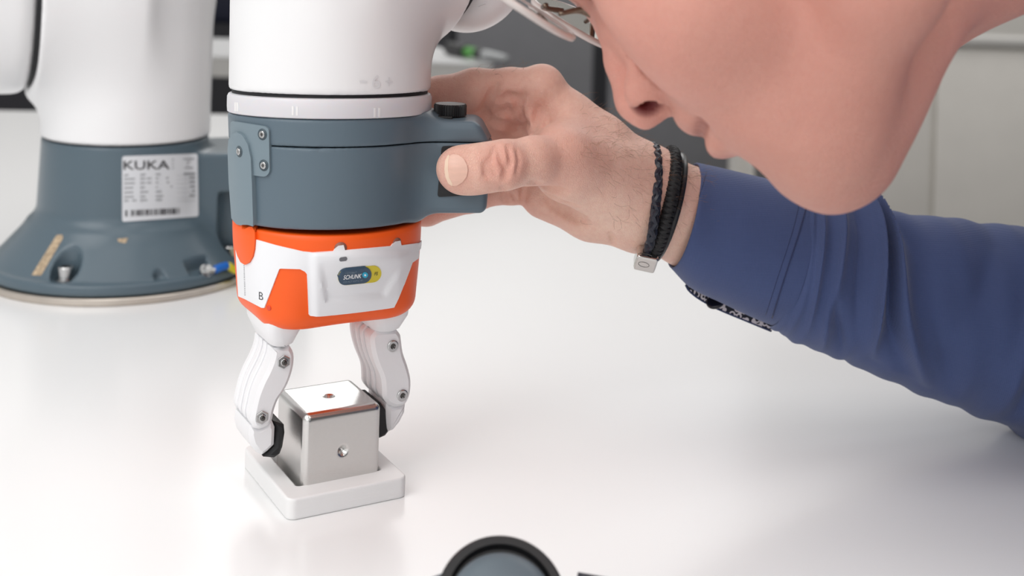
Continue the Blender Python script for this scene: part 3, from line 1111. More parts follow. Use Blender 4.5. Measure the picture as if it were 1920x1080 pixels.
# white shell
def seg_d(p, a, b):
    a, b, p = Vector(a), Vector(b), Vector(p)
    t = max(0, min(1, (p - a).dot(b - a) / (b - a).length_squared))
    return (p - a - (b - a) * t).length
TRAP = [(596, 488), (607, 566), (719, 555), (758, 486)]
def trap_h(x, y):
    """the name plate field is a shallow dish framed by a soft ridge"""
    d = min(seg_d((x, y), TRAP[0], TRAP[1]), seg_d((x, y), TRAP[1], TRAP[2]), seg_d((x, y), TRAP[2], TRAP[3]))
    ins = inside(TRAP, x, y)
    fade = max(0.0, min(1.0, (y - 486) / 35.0))
    s = max(0.0, min(1.0, d / 9.0))
    s = s * s * (3 - 2 * s)
    return (-0.0016 * s if ins else 0.0) * fade
white = [(482.3, 449), (519, 459.6), (568, 471), (585.5, 472.7), (600, 471.8), (624.5, 470.3), (627, 466), (634, 460.5), (644, 459), (646.5, 468.5),
         (690, 464.8), (732, 461), (735, 457), (740.5, 452.6), (749, 451), (751, 459.8), (785, 455), (792, 450), (790.5, 479), (771.5, 492),
         (735, 573), (730, 574), (600, 589), (581, 591), (578.4, 589), (575.5, 513), (572, 508.5), (563, 503.8), (527, 503), (524.4, 504.4),
         (497, 576.7), (492, 576.5), (461, 560), (449, 555), (443, 450), (446.7, 462), (451, 478), (456.7, 490.3), (464.4, 495.3), (472.2, 491.3), (478.3, 480.2), (481.2, 466.7)]
shell = decal('white_shell', white, B_GB, M_GWHITE, gripper, 0.0006, 0.001, 4.5, height=lambda x, y: trap_h(x, y) + (0.0016 * max(0.0, min(1.0, (x - 580) / 12)) * max(0.0, min(1.0, (y - 468) / 8)) * max(0.0, min(1.0, (772 - x) / 30))), centre=(610, 500))
shell['label'] = 'white cover shell of the gripper'
B_SH = bvh_of(shell, gbody)
# name plate
def pill(cx, cy, hw, hh, sl, n=14):
    out = []
    for i in range(n + 1):
        a = -math.pi / 2 + math.pi * i / n
        out.append((cx + hw - hh + hh * math.cos(a), cy + hh * math.sin(a)))
    for i in range(n + 1):
        a = math.pi / 2 + math.pi * i / n
        out.append((cx - hw + hh + hh * math.cos(a), cy + hh * math.sin(a)))
    return [(x, y + (x - cx) * sl) for x, y in out]
M_SLATE = mat('slate_blue_print', (52, 76, 98), 0.35)
M_PYEL = mat('yellow_print', (214, 196, 44), 0.4)
M_WINK = mat('white_print', (240, 242, 244), 0.4)
M_CYAN = mat('cyan_print', (30, 165, 200), 0.4)
M_GINK = mat('grey_print', (120, 138, 152), 0.4)
np_ = decal('name_plate', pill(674, 516, 40.5, 15.5, -0.10), B_SH, M_PYEL, gripper, 0.0003, 0.0003, 3)
np_['label'] = 'pill-shaped slate and yellow name plate'
B_NP = bvh_of(np_)
sl = decal('slate_field', pill(664.6, 516.95, 31.4, 15.0, -0.10), B_NP, M_SLATE, np_, 0.0004, 0.0001, 3)
B_SL = bvh_of(sl, np_)
text_decal('lettering', 'SCHUNK', (644.5, 515.8), (678, 512.6), (643.5, 524), B_SL, M_WINK, np_, 0.0002, shear=0.15, offset=0.014)
text_decal('lettering', 'FS', (702.5, 510.2), (708.5, 509.6), (701.5, 516.4), B_SL, M_INK, np_, 0.0002, shear=0.1)
text_decal('lettering', '1372867', (648, 510.6), (669, 508.6), (647.5, 514.0), B_SL, M_GINK, np_, 0.00012, shear=0.2)
text_decal('lettering', 'CO-ACT EGP-C 40', (644, 527.2), (680, 523.5), (643.5, 530.4), B_SL, M_GINK, np_, 0.00012, shear=0.2)
def disc_px(cx, cy, r, n=18):
    return [(cx + r * math.cos(2 * math.pi * i / n), cy + r * math.sin(2 * math.pi * i / n)) for i in range(n)]
ring_px = []
for i in range(28):
    a = 2 * math.pi * i / 28
    r = 5.4 + (2.2 if abs(math.sin((a - 0.75))) < 0.28 and math.cos(a - 0.75) != 0 and abs(math.cos(a + 0.8)) > 0.9 else 0)
    ring_px.append((684.5 + r * math.cos(a), 515.5 + r * math.sin(a)))
decal('emblem', ring_px, B_SL, M_CYAN, np_, 0.00012, 0.0001, 4)
decal('emblem_dot', disc_px(684.5, 515.5, 1.8), B_SL, M_WINK, np_, 0.0002, 0.0001, 4)
# small window, letter and side print
decal('sensor_window', pill(643.5, 485.7, 7.5, 3.8, -0.12), B_SH, mat('grey_window', (112, 112, 118), 0.3), gripper, 0.0002, 0.0003, 3)
text_decal('lettering', 'B', (486, 547), (493.5, 549), (486, 561), B_SH, M_INK, gripper, 0.00015, offset=-0.012)
mb = MB()
y = 497.0
while y < 552:
    h_ = RNG.uniform(1.2, 3.2)
    xx = 457 + (y - 497) * 0.03
    decal('', [(xx, y), (xx + 1.6, y), (xx + 1.6, y + h_), (xx, y + h_)], B_SH, None, None, 0.00012, 0.0, 10, centre=(600, y), mb=mb)
    y += h_ + RNG.uniform(0.8, 2.0)
mb.build('side_print', mat('pale_grey_print', (176, 176, 180), 0.5), gripper, False)
p, n = hit(B_GB, 504.5, 577.5)
obj('plug', *lathe([(0.0011, -0.0003), (0.0011, 0.0002), (0.0008, 0.0003), (0.0001, 0.0002)], p, n, 20), mat('red_plug', (222, 70, 40), 0.35), gripper)
for cx0, cy0 in ((636.5, 465.5), (741.5, 457)):
    p, n = hit(B_GB, cx0 + 2, cy0)
    obj('pocket_shade_disc', *lathe([(0.0026, -0.0004), (0.0026, 0.00025), (0.0001, 0.00025)], p, n, 24), mat('pocket_shade', (150, 98, 84), 0.5), gripper)  # flat disc, the shade of the recess is put into its colour

# ------------------------------------------------------------------ fingers
NT = 0.0125                                     # half thickness of a finger
def on_front(x, y, n_off=NT):
    p0 = W0 + NF * n_off
    p = px_plane(x, y, p0, NF)
    q = p - p0
    return (q.dot(G), p.z)
FO = Vector((W0.x, W0.y, 0))
def slabs(poly, cuts, name, m, parent, bevel=0.0008):
    """poly in (g, z); cuts = [(n0, n1, inset)] from the front backwards"""
    mb = MB()
    n = len(poly)
    ar = sum(poly[i - 1][0] * poly[i][1] - poly[i][0] * poly[i - 1][1] for i in range(n))
    P = poly if ar > 0 else poly[::-1]
    for n0, n1, ins, bv in cuts:
        Q = []
        for i in range(n):
            a = (Vector(P[i]) - Vector(P[i - 1])).normalized()
            b = (Vector(P[(i + 1) % n]) - Vector(P[i])).normalized()
            na, nb_ = Vector((-a.y, a.x)), Vector((-b.y, b.x))
            m_ = (na + nb_)
            Q.append(tuple(Vector(P[i]) + m_ / max(m_.dot(na), 0.5) * ins))
        mb.add(*prism(Q, FO + NF * n0, G, Vector((0, 0, 1)), -NF, n0 - n1, bv))
    return mb.build(name, m, parent, True, 40)
def smooth_poly(pts, n=3):
    q = catmull(pts, n)
    return [tuple(p) for p in q]
CUTS = [(NT, 0.0040, 0.0, 0.0016), (0.0043, 0.0015, 0.0009, 0.0004), (0.0017, -0.0015, 0.0, 0.0005), (-0.0013, -0.0043, 0.0010, 0.0004),
        (-0.0041, -0.0072, 0.0, 0.0005), (-0.0070, -0.0100, 0.0010, 0.0004), (-0.0098, -0.0140, 0.0, 0.0009)]
left_r = [(545, 650), (552, 664), (552, 686), (544, 714.5), (533.7, 735), (523, 751), (515.5, 771.5), (511.5, 790), (502.6, 801), (488, 807)]
left_l = [(477, 804), (471.5, 790), (474.5, 771.5), (480.5, 745.6), (490, 720), (503, 694), (511, 672), (513, 655)]
right_r = [(745, 619), (752, 628), (754, 637), (757.6, 663), (765.7, 686.5), (771.5, 709.6), (772, 730.5), (768, 749), (759, 761.5), (742.6, 765.5)]
right_l = [(729, 760), (720, 747), (719, 730.5), (716.5, 709.6), (705.5, 682), (698.6, 656), (697, 634), (706, 622)]
def link(rs, ls, name):
    a = [on_front(*p) for p in rs]
    b = [on_front(*p) for p in ls]
    poly = smooth_poly(a, 3) + smooth_poly(b, 3)
    return slabs(poly, CUTS, name, M_FINGER, gripper)
link(left_r, left_l, 'finger_link')
link(right_r, right_l, 'finger_link')
# collars where the fingers leave the body
def collar(top_px, bot_px, name):
    t = [on_front(*p) for p in top_px]
    b = [on_front(*p) for p in bot_px]
    mb = MB()
    g0, g1 = t[0][0], t[1][0]
    h0, h1 = b[0][0], b[1][0]
    ring0, ring1, ring2 = [], [], []
    def rr(ga, gb, nh, z, r=0.005):
        out = []
        for (sg, sn) in ((1, 1), (-1, 1), (-1, -1), (1, -1)):
            for k in range(5):
                a0 = math.atan2(sn, sg) - math.pi / 4 + k / 4 * math.pi / 2
                cg, cn = (ga + gb) / 2 + sg * ((gb - ga) / 2 - r), sn * (nh - r)
                out.append(FO + G * (cg + r * math.cos(a0)) + NF * (cn + r * math.sin(a0)) + Vector((0, 0, z)))
        return out
    R = [rr(g0, g1, 0.0185, ZB + 0.004), rr(g0 + 0.0003, g1 - 0.0003, 0.018, ZB - 0.001), rr(h0, h1, 0.0142, b[0][1] + 0.001), rr(h0 + 0.0012, h1 - 0.0012, 0.013, b[0][1])]
    v = [p for r in R for p in r]
    n = len(R[0])
    f = [(j * n + i, j * n + (i + 1) % n, (j + 1) * n + (i + 1) % n, (j + 1) * n + i) for j in range(3) for i in range(n)]
    f = [q[::-1] for q in f] + [tuple(range(n)), tuple(3 * n + i for i in range(n))[::-1]]
    # outward check is left to shading: both caps are hidden inside the body and the link
    return obj(name, v, f, M_FINGER, gripper, True, 40)
collar([(497, 622), (563, 618)], [(509, 653), (553, 653)], 'finger_collar')
collar([(692, 606), (763, 598)], [(703, 625), (753, 625)], 'finger_collar')
# finger tips with black rubber pads
tipL = [(472, 800), (488, 806), (502, 800), (513, 791), (519, 805), (517.5, 838), (506, 849.5), (495, 857.5), (484, 852), (474, 838), (469.5, 820)]
tipR = [(729, 759), (742, 765), (759, 761), (764.6, 762), (763, 777), (754, 795), (742.6, 809), (732.5, 814), (730, 808), (728, 800), (728.5, 777)]
CT = [(0.0112, -0.0122, 0.0, 0.0018)]
tl = slabs([on_front(*p) for p in tipL], CT, 'finger_tip', M_FINGER, gripper)
tr = slabs([on_front(*p) for p in tipR], CT, 'finger_tip', M_FINGER, gripper)
hc_ = 0.01775                                   # half the cube
CUBE_C = Vector((-0.0748, 0.5405, 0.0))
padL = [(513, 790), (533.7, 797.4), (535, 813), (531, 839), (526, 852), (515.5, 859.6), (495, 858), (505, 849), (516.5, 838), (518.5, 805)]
padR = [(715, 756), (726, 772), (729, 802), (731, 809), (724, 818), (713.7, 822.6), (707, 821), (705, 790), (708, 756)]
CP = [(0.0100, -0.0100, 0.0, 0.0012)]
slabs([on_front(x, y, 0.0100) for x, y in padL], CP, 'rubber_pad', M_PAD, tl)
slabs([on_front(x, y, 0.0100) for x, y in padR], CP, 'rubber_pad', M_PAD, tr)
def at_front(x, y):
    return px_plane(x, y, FO + NF * NT, NF)
for (x, y) in ((531.5, 678), (490.5, 782)):
    screw(at_front(x, y), NF, 0.0029, gripper, M_STEEL, M_DARKSTEEL, 'hex_nut', hexnut=True, h=0.0009)
for (x, y) in ((736, 648.5), (754, 741)):
    screw(at_front(x, y), NF, 0.0026, gripper, M_STEEL, M_DARKSTEEL, 'cap_screw', h=0.0008)

# ================================================================== cube and tray
M_ALU = mat('brushed_aluminium', (214, 213, 211), 0.21, metal=1.0, bump=(1200, 0.000012), vary=0.04, scale=900, stretch=(1, 1, 12))
M_TRAY = mat('printed_plastic', (238, 238, 238), 0.45, bump=(1400, 0.00006), stretch=(0.05, 0.05, 2.5))
cube = thing('metal_cube', 'brushed aluminium cube with rounded edges and countersunk centre holes in its faces', 'cube', tuple(CUBE_C + Vector((0, 0, 0.003))))
cc = CUBE_C + Vector((0, 0, 0.003 + hc_))
FC = Field()
FC.box(cc, (G, NF, (0, 0, 1)), (hc_, hc_, hc_), 0.0031, k=0)
holes = [(cc + Vector((0, 0, hc_)), Vector((0, 0, 1))), (cc + NF * hc_, NF)]
for p, n in holes:
    FC.cyl(p - n * 0.0026, p + n * 0.0006, 0.0002, 0.0029, 0.0, k=0.0003, op='-')
field_obj('block', FC, cc - Vector((0.028, 0.028, 0.02)), cc + Vector((0.028, 0.028, 0.02)), 0.0005, M_ALU, cube, relax=2)
tray = thing('cube_tray', 'square white 3D-printed tray holding the metal cube on the table', 'tray', (CUBE_C.x, CUBE_C.y, 0))
TC = CUBE_C + Vector((-0.0008, 0.0003, 0)) - NF * 0.0020
FT = Field()
FT.box(TC + Vector((0, 0, 0.0044)), (G, NF, (0, 0, 1)), (0.0270, 0.0308, 0.0044), 0.0005, k=0)
for sg in (1,):
    FT.box(TC + Vector((0, 0, 0.0130)), (G, NF, (0, 0, 1)), (0.0192, 0.0192, 0.0100), 0.001, k=0.0003, op='-')
# rounded upright corners
def tray_round(P):
    q = P - np.array(TC)
    x = np.abs(q @ np.array(G)) - (0.0270 - 0.004)
    y = np.abs(q @ np.array(NF)) - (0.0308 - 0.004)
    return np.sqrt(np.maximum(x, 0) ** 2 + np.maximum(y, 0) ** 2) + np.minimum(np.maximum(x, y), 0) - 0.004
FT.func(tray_round, tuple(TC), 0.05, k=0.0003, op='&')
field_obj('tray_body', FT, TC - Vector((0.040, 0.040, 0.002)), TC + Vector((0.040, 0.040, 0.011)), 0.0006, M_TRAY, tray, relax=1)

# ================================================================== teach pendant in the foreground
M_PEND = mat('pendant_grey', (96, 108, 116), 0.4, bump=(900, 0.00002))
M_PEND_D = mat('pendant_dark', (52, 54, 62), 0.5)
pendant = thing('teach_pendant', 'grey robot teach pendant with a large round black-rimmed control knob', 'controller', (-0.01, 0.37, 0))
kp = px(940, 1126, 0.385)
kax = Vector((0.05, -0.62, 0.78)).normalized()
kr = 0.0206
obj('knob_rim', *lathe([(kr * 0.97, -0.008), (kr, -0.005), (kr, 0.0), (kr * 0.95, 0.0012), (kr * 0.84, 0.0012), (kr * 0.8, -0.001)], kp, kax, 64), M_BLACK, pendant, auto=40)
ppx, ppy, ppz = frame(kax, (1, 0, 0))          # ppy points up the slope, away from the viewer
obj('knob_cap', *lathe([(kr * 0.82, -0.003), (kr * 0.82, 0.003), (kr * 0.77, 0.005), (kr * 0.6, 0.0068), (kr * 0.3, 0.008), (0.0001, 0.0082)], kp - ppy * 0.0034, kax, 64), M_PEND, pendant)
po = kp - kax * 0.006
def on_pend(x, y):
    q = px_plane(x, y, po, kax) - po
    return (q.dot(ppx), q.dot(ppy))
far = [(640, 1118), (800, 1094), (1060, 1096), (1120, 1112), (1300, 1125)]
fp = [on_pend(*p) for p in far]
near = [(fp[-1][0] - 0.004, fp[-1][1] - 0.030), (fp[0][0] + 0.004, fp[0][1] - 0.030)]
obj('pendant_body', *prism(rounded(fp + near, 0.006), po, ppx, ppy, -kax, 0.014, 0.002), M_PEND, pendant, auto=30)
bump = [on_pend(*p) for p in ((800, 1088), (808, 1081), (830, 1073), (858, 1067), (880, 1069), (890, 1100), (805, 1105))]
obj('grip_ridge', *prism(bump, po + kax * 0.0005, ppx, ppy, -kax, 0.010, 0.001), M_PEND, pendant, auto=30)
bump = [on_pend(*p) for p in ((1084, 1071), (1135, 1080), (1240, 1096), (1235, 1120), (1088, 1105))]
obj('corner_guard', *prism(bump, po + kax * 0.0005, ppx, ppy, -kax, 0.010, 0.001), M_PEND_D, pendant, auto=30)
for sx in (-0.045, 0.05):
    q = po + ppx * sx - kax * 0.012 - ppy * 0.004
    obj('stand_foot', *rbox((q.x, q.y, q.z / 2), (0.006, 0.006, q.z / 2), 0.001), M_PEND_D, pendant)
# ================================================================== the person
def skin_material():
    m = bpy.data.materials.new('skin')
    m.use_nodes = True
    nt = m.node_tree
    L = nt.links
    p = nt.nodes['Principled BSDF']
    p.inputs['Roughness'].default_value = 0.48
    p.inputs['Subsurface Weight'].default_value = 0.18
    p.inputs['Subsurface Radius'].default_value = (1.0, 0.35, 0.18)
    p.inputs['Subsurface Scale'].default_value = 0.0025
    p.inputs['Specular IOR Level'].default_value = 0.4
    tc = nt.nodes.new('ShaderNodeTexCoord')
    at = nt.nodes.new('ShaderNodeAttribute')
    at.attribute_name = 'tint'
    def noise(scale, detail=4, rough=0.55):
        n = nt.nodes.new('ShaderNodeTexNoise')
        n.inputs['Scale'].default_value = scale
        n.inputs['Detail'].default_value = detail
        n.inputs['Roughness'].default_value = rough
        L.new(tc.outputs['Object'], n.inputs['Vector'])
        return n
    def mix(kind, fac, a, b):
        x = nt.nodes.new('ShaderNodeMix')
        x.data_type = 'RGBA'
        x.blend_type = kind
        for s, v in ((x.inputs[0], fac), (x.inputs[6], a), (x.inputs[7], b)):
            if hasattr(v, 'is_linked'):
                L.new(v, s)
            else:
                s.default_value = v
        return x.outputs[2]
    def rng(out, a, b, c=0.35, d=0.65):
        r = nt.nodes.new('ShaderNodeMapRange')
        r.inputs['From Min'].default_value = c
        r.inputs['From Max'].default_value = d
        r.inputs['To Min'].default_value = a
        r.inputs['To Max'].default_value = b
        L.new(out, r.inputs['Value'])
        return r.outputs['Result']
    sep = nt.nodes.new('ShaderNodeSeparateColor')
    L.new(at.outputs['Color'], sep.inputs['Color'])
    base = mix('MIX', rng(noise(55, 4).outputs['Fac'], 0.0, 0.55), srgb(246, 212, 193), srgb(238, 195, 176))
    base = mix('MIX', rng(noise(420, 3).outputs['Fac'], 0.0, 0.30), base, srgb(228, 174, 158))
    base = mix('MIX', rng(noise(16, 3).outputs['Fac'], 0.0, 0.35), base, srgb(222, 158, 142))
    base = mix('MIX', sep.outputs[0], base, srgb(206, 132, 118))      # redder places: knuckles, nose, lips, cheeks; on the head also painted shade
    base = mix('MIX', sep.outputs[1], base, srgb(120, 92, 82))        # hair tone of eyebrows and beard stubble
    base = mix('MIX', sep.outputs[2], base, srgb(110, 34, 34))        # shade painted inside the nostrils and between the lips
    L.new(base, p.inputs['Base Color'])
    v = nt.nodes.new('ShaderNodeTexVoronoi')
    v.inputs['Scale'].default_value = 900
    v.feature = 'DISTANCE_TO_EDGE'
    L.new(tc.outputs['Object'], v.inputs['Vector'])
    b1 = nt.nodes.new('ShaderNodeBump')
    b1.inputs['Distance'].default_value = 0.00022
    b1.inputs['Strength'].default_value = 0.5
    L.new(rng(v.outputs['Distance'], 0.0, 1.0, 0.0, 0.12), b1.inputs['Height'])
    b2 = nt.nodes.new('ShaderNodeBump')
    b2.inputs['Distance'].default_value = 0.0006
    b2.inputs['Strength'].default_value = 0.5
    L.new(noise(230, 5, 0.6).outputs['Fac'], b2.inputs['Height'])
    L.new(b1.outputs['Normal'], b2.inputs['Normal'])
    L.new(b2.outputs['Normal'], p.inputs['Normal'])
    return m
M_SKIN = skin_material()

def P3(x, y, D):
    return np.array(px(x, y, D))

FP = Field()          # hand and wrist
FB2 = Field()         # covered by the shirt
# ---------------- hand (right hand, palm to the viewer, thumb in front of the grip, fingers behind it)
mm = 0.001
# wrist and forearm
FP.cone(P3(1219, 371, .583), P3(1300, 410, .596), 22.5 * mm, 23.5 * mm, k=0)
FP.cone(P3(1300, 410, .596), P3(1420, 458, .603), 23.5 * mm, 25 * mm, k=.004)
FB2.chain([(P3(1390, 446, .600), 24 * mm), (P3(1500, 490, .604), 27 * mm), (P3(1795, 579, .612), 33 * mm), (P3(2110, 655, .622), 33 * mm)], k=.010)
FB2.chain([(P3(2110, 655, .622), 34 * mm), (P3(2240, 310, .66), 42 * mm), (P3(2330, -60, .70), 48 * mm)], k=.015)
# back of the hand: one bone per finger
FP.cone(P3(1012, 172, .588), P3(1196, 338, .584), 10.5 * mm, 17 * mm, k=.010)
FP.cone(P3(1010, 228, .600), P3(1196, 358, .592), 11 * mm, 18 * mm, k=.010)
FP.cone(P3(1006, 286, .602), P3(1196, 385, .592), 11 * mm, 18 * mm, k=.010)
FP.cone(P3(1002, 340, .598), P3(1196, 408, .588), 11 * mm, 14 * mm, k=.010)
# heel of the hand below
FP.cone(P3(1022, 366, .590), P3(1110, 396, .581), 11.5 * mm, 13.0 * mm, k=.006)
FP.cone(P3(1110, 396, .581), P3(1190, 412, .580), 13.0 * mm, 12.5 * mm, k=.006)
# fingers
FP.chain([(P3(1012, 172, .588), 10.5 * mm), (P3(960, 168, .590), 10.2 * mm), (P3(890, 169, .592), 10.2 * mm), (P3(825, 181, .597), 9.6 * mm), (P3(770, 190, .606), 9.4 * mm),
          (P3(720, 198, .612), 8.6 * mm), (P3(660, 206, .612), 7.6 * mm)], k=.003)
FP.chain([(P3(1008, 228, .600), 10.8 * mm), (P3(900, 236, .598), 10 * mm), (P3(800, 246, .603), 9.8 * mm), (P3(730, 254, .613), 9.0 * mm), (P3(660, 262, .612), 8 * mm)], k=.003)
FP.chain([(P3(1005, 288, .602), 10.6 * mm), (P3(900, 304, .594), 9.8 * mm), (P3(800, 316, .602), 9.4 * mm), (P3(730, 326, .610), 8.6 * mm), (P3(670, 330, .609), 7.6 * mm)], k=.003)
FP.chain([(P3(1002, 340, .598), 10 * mm), (P3(940, 346, .588), 8.8 * mm), (P3(885, 364, .588), 8.3 * mm), (P3(800, 391, .596), 8.0 * mm), (P3(735, 396, .606), 7.2 * mm), (P3(680, 392, .606), 6.6 * mm)], k=.003)
FP.ball(P3(963, 356, .588), 7.0 * mm, k=.003)
# thumb
FP.cone(P3(1066, 312, .556), P3(1165, 352, .573), 15.5 * mm, 19 * mm, k=.008)
FP.cone(P3(1058, 298, .549), P3(1066, 315, .553), 12 * mm, 14.5 * mm, k=.005)
FP.cone(P3(1058, 293, .549), P3(1150, 330, .570), 11.5 * mm, 16 * mm, k=.006)
FP.chain([(P3(1060, 300, .549), 12.0 * mm), (P3(1000, 301, .537), 10.0 * mm), (P3(946, 309, .5300), 10.1 * mm), (P3(905, 315, .5285), 10.0 * mm), (P3(866, 319, .5285), 9.6 * mm)], k=.004)
FP.ellipsoid(P3(872, 319, .5275), (px(800, 320, .53) - px(900, 316, .53), Vector((0, -1, 0)), Vector((0, 0, 1))), (12.2 * mm, 8.6 * mm, 10.4 * mm), k=.003)
FP.ellipsoid(P3(944, 309, .5262), (px(800, 320, .53) - px(900, 316, .53), Vector((0, -1, 0)), Vector((0, 0, 1))), (8 * mm, 7.5 * mm, 9.6 * mm), k=.003)
# web between thumb and index finger, knuckle
FP.cone(P3(1040, 262, .558), P3(1130, 262, .580), 5.5 * mm, 9 * mm, k=.010)
FP.ball(P3(1018, 158, .586), 9.0 * mm, k=.006)
FP.cone(P3(1070, 222, .583), P3(1060, 262, .566), 7.5 * mm, 6.5 * mm, k=.010)

FP.cone(P3(990, 196, .584), P3(1003, 236, .577), 3.2 * mm, 3.2 * mm, k=.006)
FP.cone(P3(1003, 236, .577), P3(1002, 264, .563), 3.2 * mm, 3.6 * mm, k=.006)
FP.ball(P3(940, 222, .589), 6.5 * mm, k=.004)
FP.ball(P3(968, 208, .589), 6.5 * mm, k=.004)
# creases (thin grooves)
Vp, Qp = field_mesh(FP, (-0.08, 0.505, 0.04), (0.15, 0.645, 0.20), 0.0025)
B_HAND = BVHTree.FromPolygons([tuple(p) for p in Vp], [tuple(int(i) for i in q) for q in Qp])
def crease(pxs, r=.0007, k=.0014, lift=0.0):
    q = catmull([p + (0,) for p in pxs], 3)
    pts = []
    for a in q:
        h_ = hit(B_HAND, a[0], a[1])
        if h_:
            pts.append(np.array(h_[0] + h_[1] * lift))
    for a, b in zip(pts[:-1], pts[1:]):
        if 1e-5 < np.linalg.norm(b - a) < 0.012:
            FP.cone(a, b, r, r, k=k, op='-')
# thumb joint
crease([(927.8, 273), (922, 293), (922, 315), (929.6, 331)], .0007)
crease([(935, 274), (939, 300), (948, 315), (942, 336)], .0008)
crease([(952, 274), (957, 301), (952, 319), (948, 336)], .0007)
crease([(907, 303), (909, 318), (909, 331)], .0005)
crease([(915, 298), (913, 318), (917, 334)], .0005)
crease([(968, 280), (973, 301), (968, 325)], .0004)
# folds of the ball of the thumb
crease([(1000, 342), (1024, 352), (1056, 359)], .0011, .003)
crease([(1012, 357), (1046, 376), (1078, 386)], .0010, .003)
crease([(1022, 370), (1053, 392), (1090, 404)], .0010, .003)
crease([(1034, 386), (1068, 407), (1100, 416)], .0009, .003)
# palm and finger lines
crease([(930, 160), (915, 192), (903, 212)], .0011, .003)
crease([(907, 209), (928, 231), (953, 236), (980, 249)], .0011, .003)
crease([(980, 178), (972, 204), (986, 234), (1001, 256)], .0009, .003)
crease([(1010, 204), (1003, 230), (995, 253)], .0008, .003)
crease([(939, 188), (957, 180), (972, 188)], .0008, .003)
crease([(925, 215), (945, 210), (962, 216)], .0007, .0025)
crease([(950, 200), (960, 222), (975, 238)], .0006, .0025)
crease([(983, 349), (982, 362), (980, 378)], .0010, .002)
crease([(942, 352), (945, 364), (947, 378)], .0008, .002)
crease([(955, 356), (962, 366), (968, 378)], .0005, .0015)
crease([(1145, 438), (1149, 449), (1150, 458)], .0007, .002)
HAND = FP
FP = Field()
# ---------------- head: local frame, F forward, L to the person's left (towards the viewer), U up; origin under the nose
HD = .435
HO = px(1250, 200, HD)
TH = math.radians(50)
_dx = (px(1350, 200, HD) - HO).normalized()
_dy = (px(1250, 300, HD) - HO).normalized()
aF = (_dx * -math.sin(TH) * 1.0 + _dy * math.cos(TH)) if False else (_dx * -0.643 + _dy * 0.766)
aU = -(_dx * 0.766 + _dy * 0.643)
aL = Vector((0, -1, 0))
HYAW = math.radians(-8)                              # the face turns a little away from the viewer
HROLL = math.radians(22)                             # and leans its crown away
aF, aL = (aF * math.cos(HYAW) + aL * math.sin(HYAW)), (aL * math.cos(HYAW) - aF * math.sin(HYAW))
aU, aL = (aU * math.cos(HROLL) - aL * math.sin(HROLL)), (aL * math.cos(HROLL) + aU * math.sin(HROLL))
AX = (aF, aL, aU)
def H(f, l, u):
    return np.array(HO + aF * (f * mm) + aL * (l * mm) + aU * (u * mm))
def E(f, l, u, rf, rl, ru, k=6, op='+'):
    FP.ellipsoid(H(f, l, u), AX, (rf * mm, rl * mm, ru * mm), k=k * mm, op=op)
def K(a, b, ra, rb, k=5, op='+'):
    FP.cone(H(*a), H(*b), ra * mm, rb * mm, k=k * mm, op=op)
E(-97, 0, 78, 95, 76, 82, k=0)                       # skull
E(-52, 0, 10, 46, 60, 70, k=20)                      # face
E(-31, 0, -8, 27, 38, 34, k=11)                      # upper jaw
E(-34, 0, -34, 29, 42, 34, k=12)                     # lower jaw mass
E(-25, 0, 65, 18, 46, 16, k=9)                      # brow
for s in (1, -1):
    E(-38, 44 * s, 12, 26, 24, 30, k=14)             # cheek
    E(-35, 31 * s, 0, 23, 20, 24, k=12)
    K((-26, 14 * s, -53), (-82, 54 * s, -34), 13, 16, k=12)      # jaw line
    K((-82, 54 * s, -34), (-92, 62 * s, 20), 16, 16, k=14)
    E(-12, 32 * s, 50, 9, 16, 10, k=8, op='-')       # eye socket
    FP.ball(H(-24, 32 * s, 48), 13.2 * mm, k=3 * mm) # closed lid over the eyeball
    K((-12, 14 * s, 61), (-22, 44 * s, 60), 6, 5, k=7)           # brow ridge
E(-19, 0, -53, 11, 16, 12, k=9)                  # chin
E(-25, 0, -60, 12, 15, 8, k=8)
# under the chin and the neck
K((-32, 0, -57), (-74, 0, -36), 11, 23, k=14)
NB = P3(2230, -540, .468)                            # base of the neck
FP.cone(H(-84, 0, -2), P3(1800, -262, .452), 47 * mm, 52 * mm, k=.016)
FP.cone(P3(1800, -262, .448), NB, 55 * mm, 70 * mm, k=.025)
NA = P3(1800, -262, .448)
FB2.cone(NA + (NB - NA) * 0.6, NB, 63.3 * mm, 69.3 * mm, k=.02)
FB2.cone(NB, P3(2330, -60, .70), 70 * mm, 50 * mm, k=.03)
FB2.cone(NB, np.array((0.42, 0.27, 0.22)), 70 * mm, 50 * mm, k=.03)
FB2.cone(NB, np.array((0.50, 0.50, 0.05)), 95 * mm, 110 * mm, k=.04)
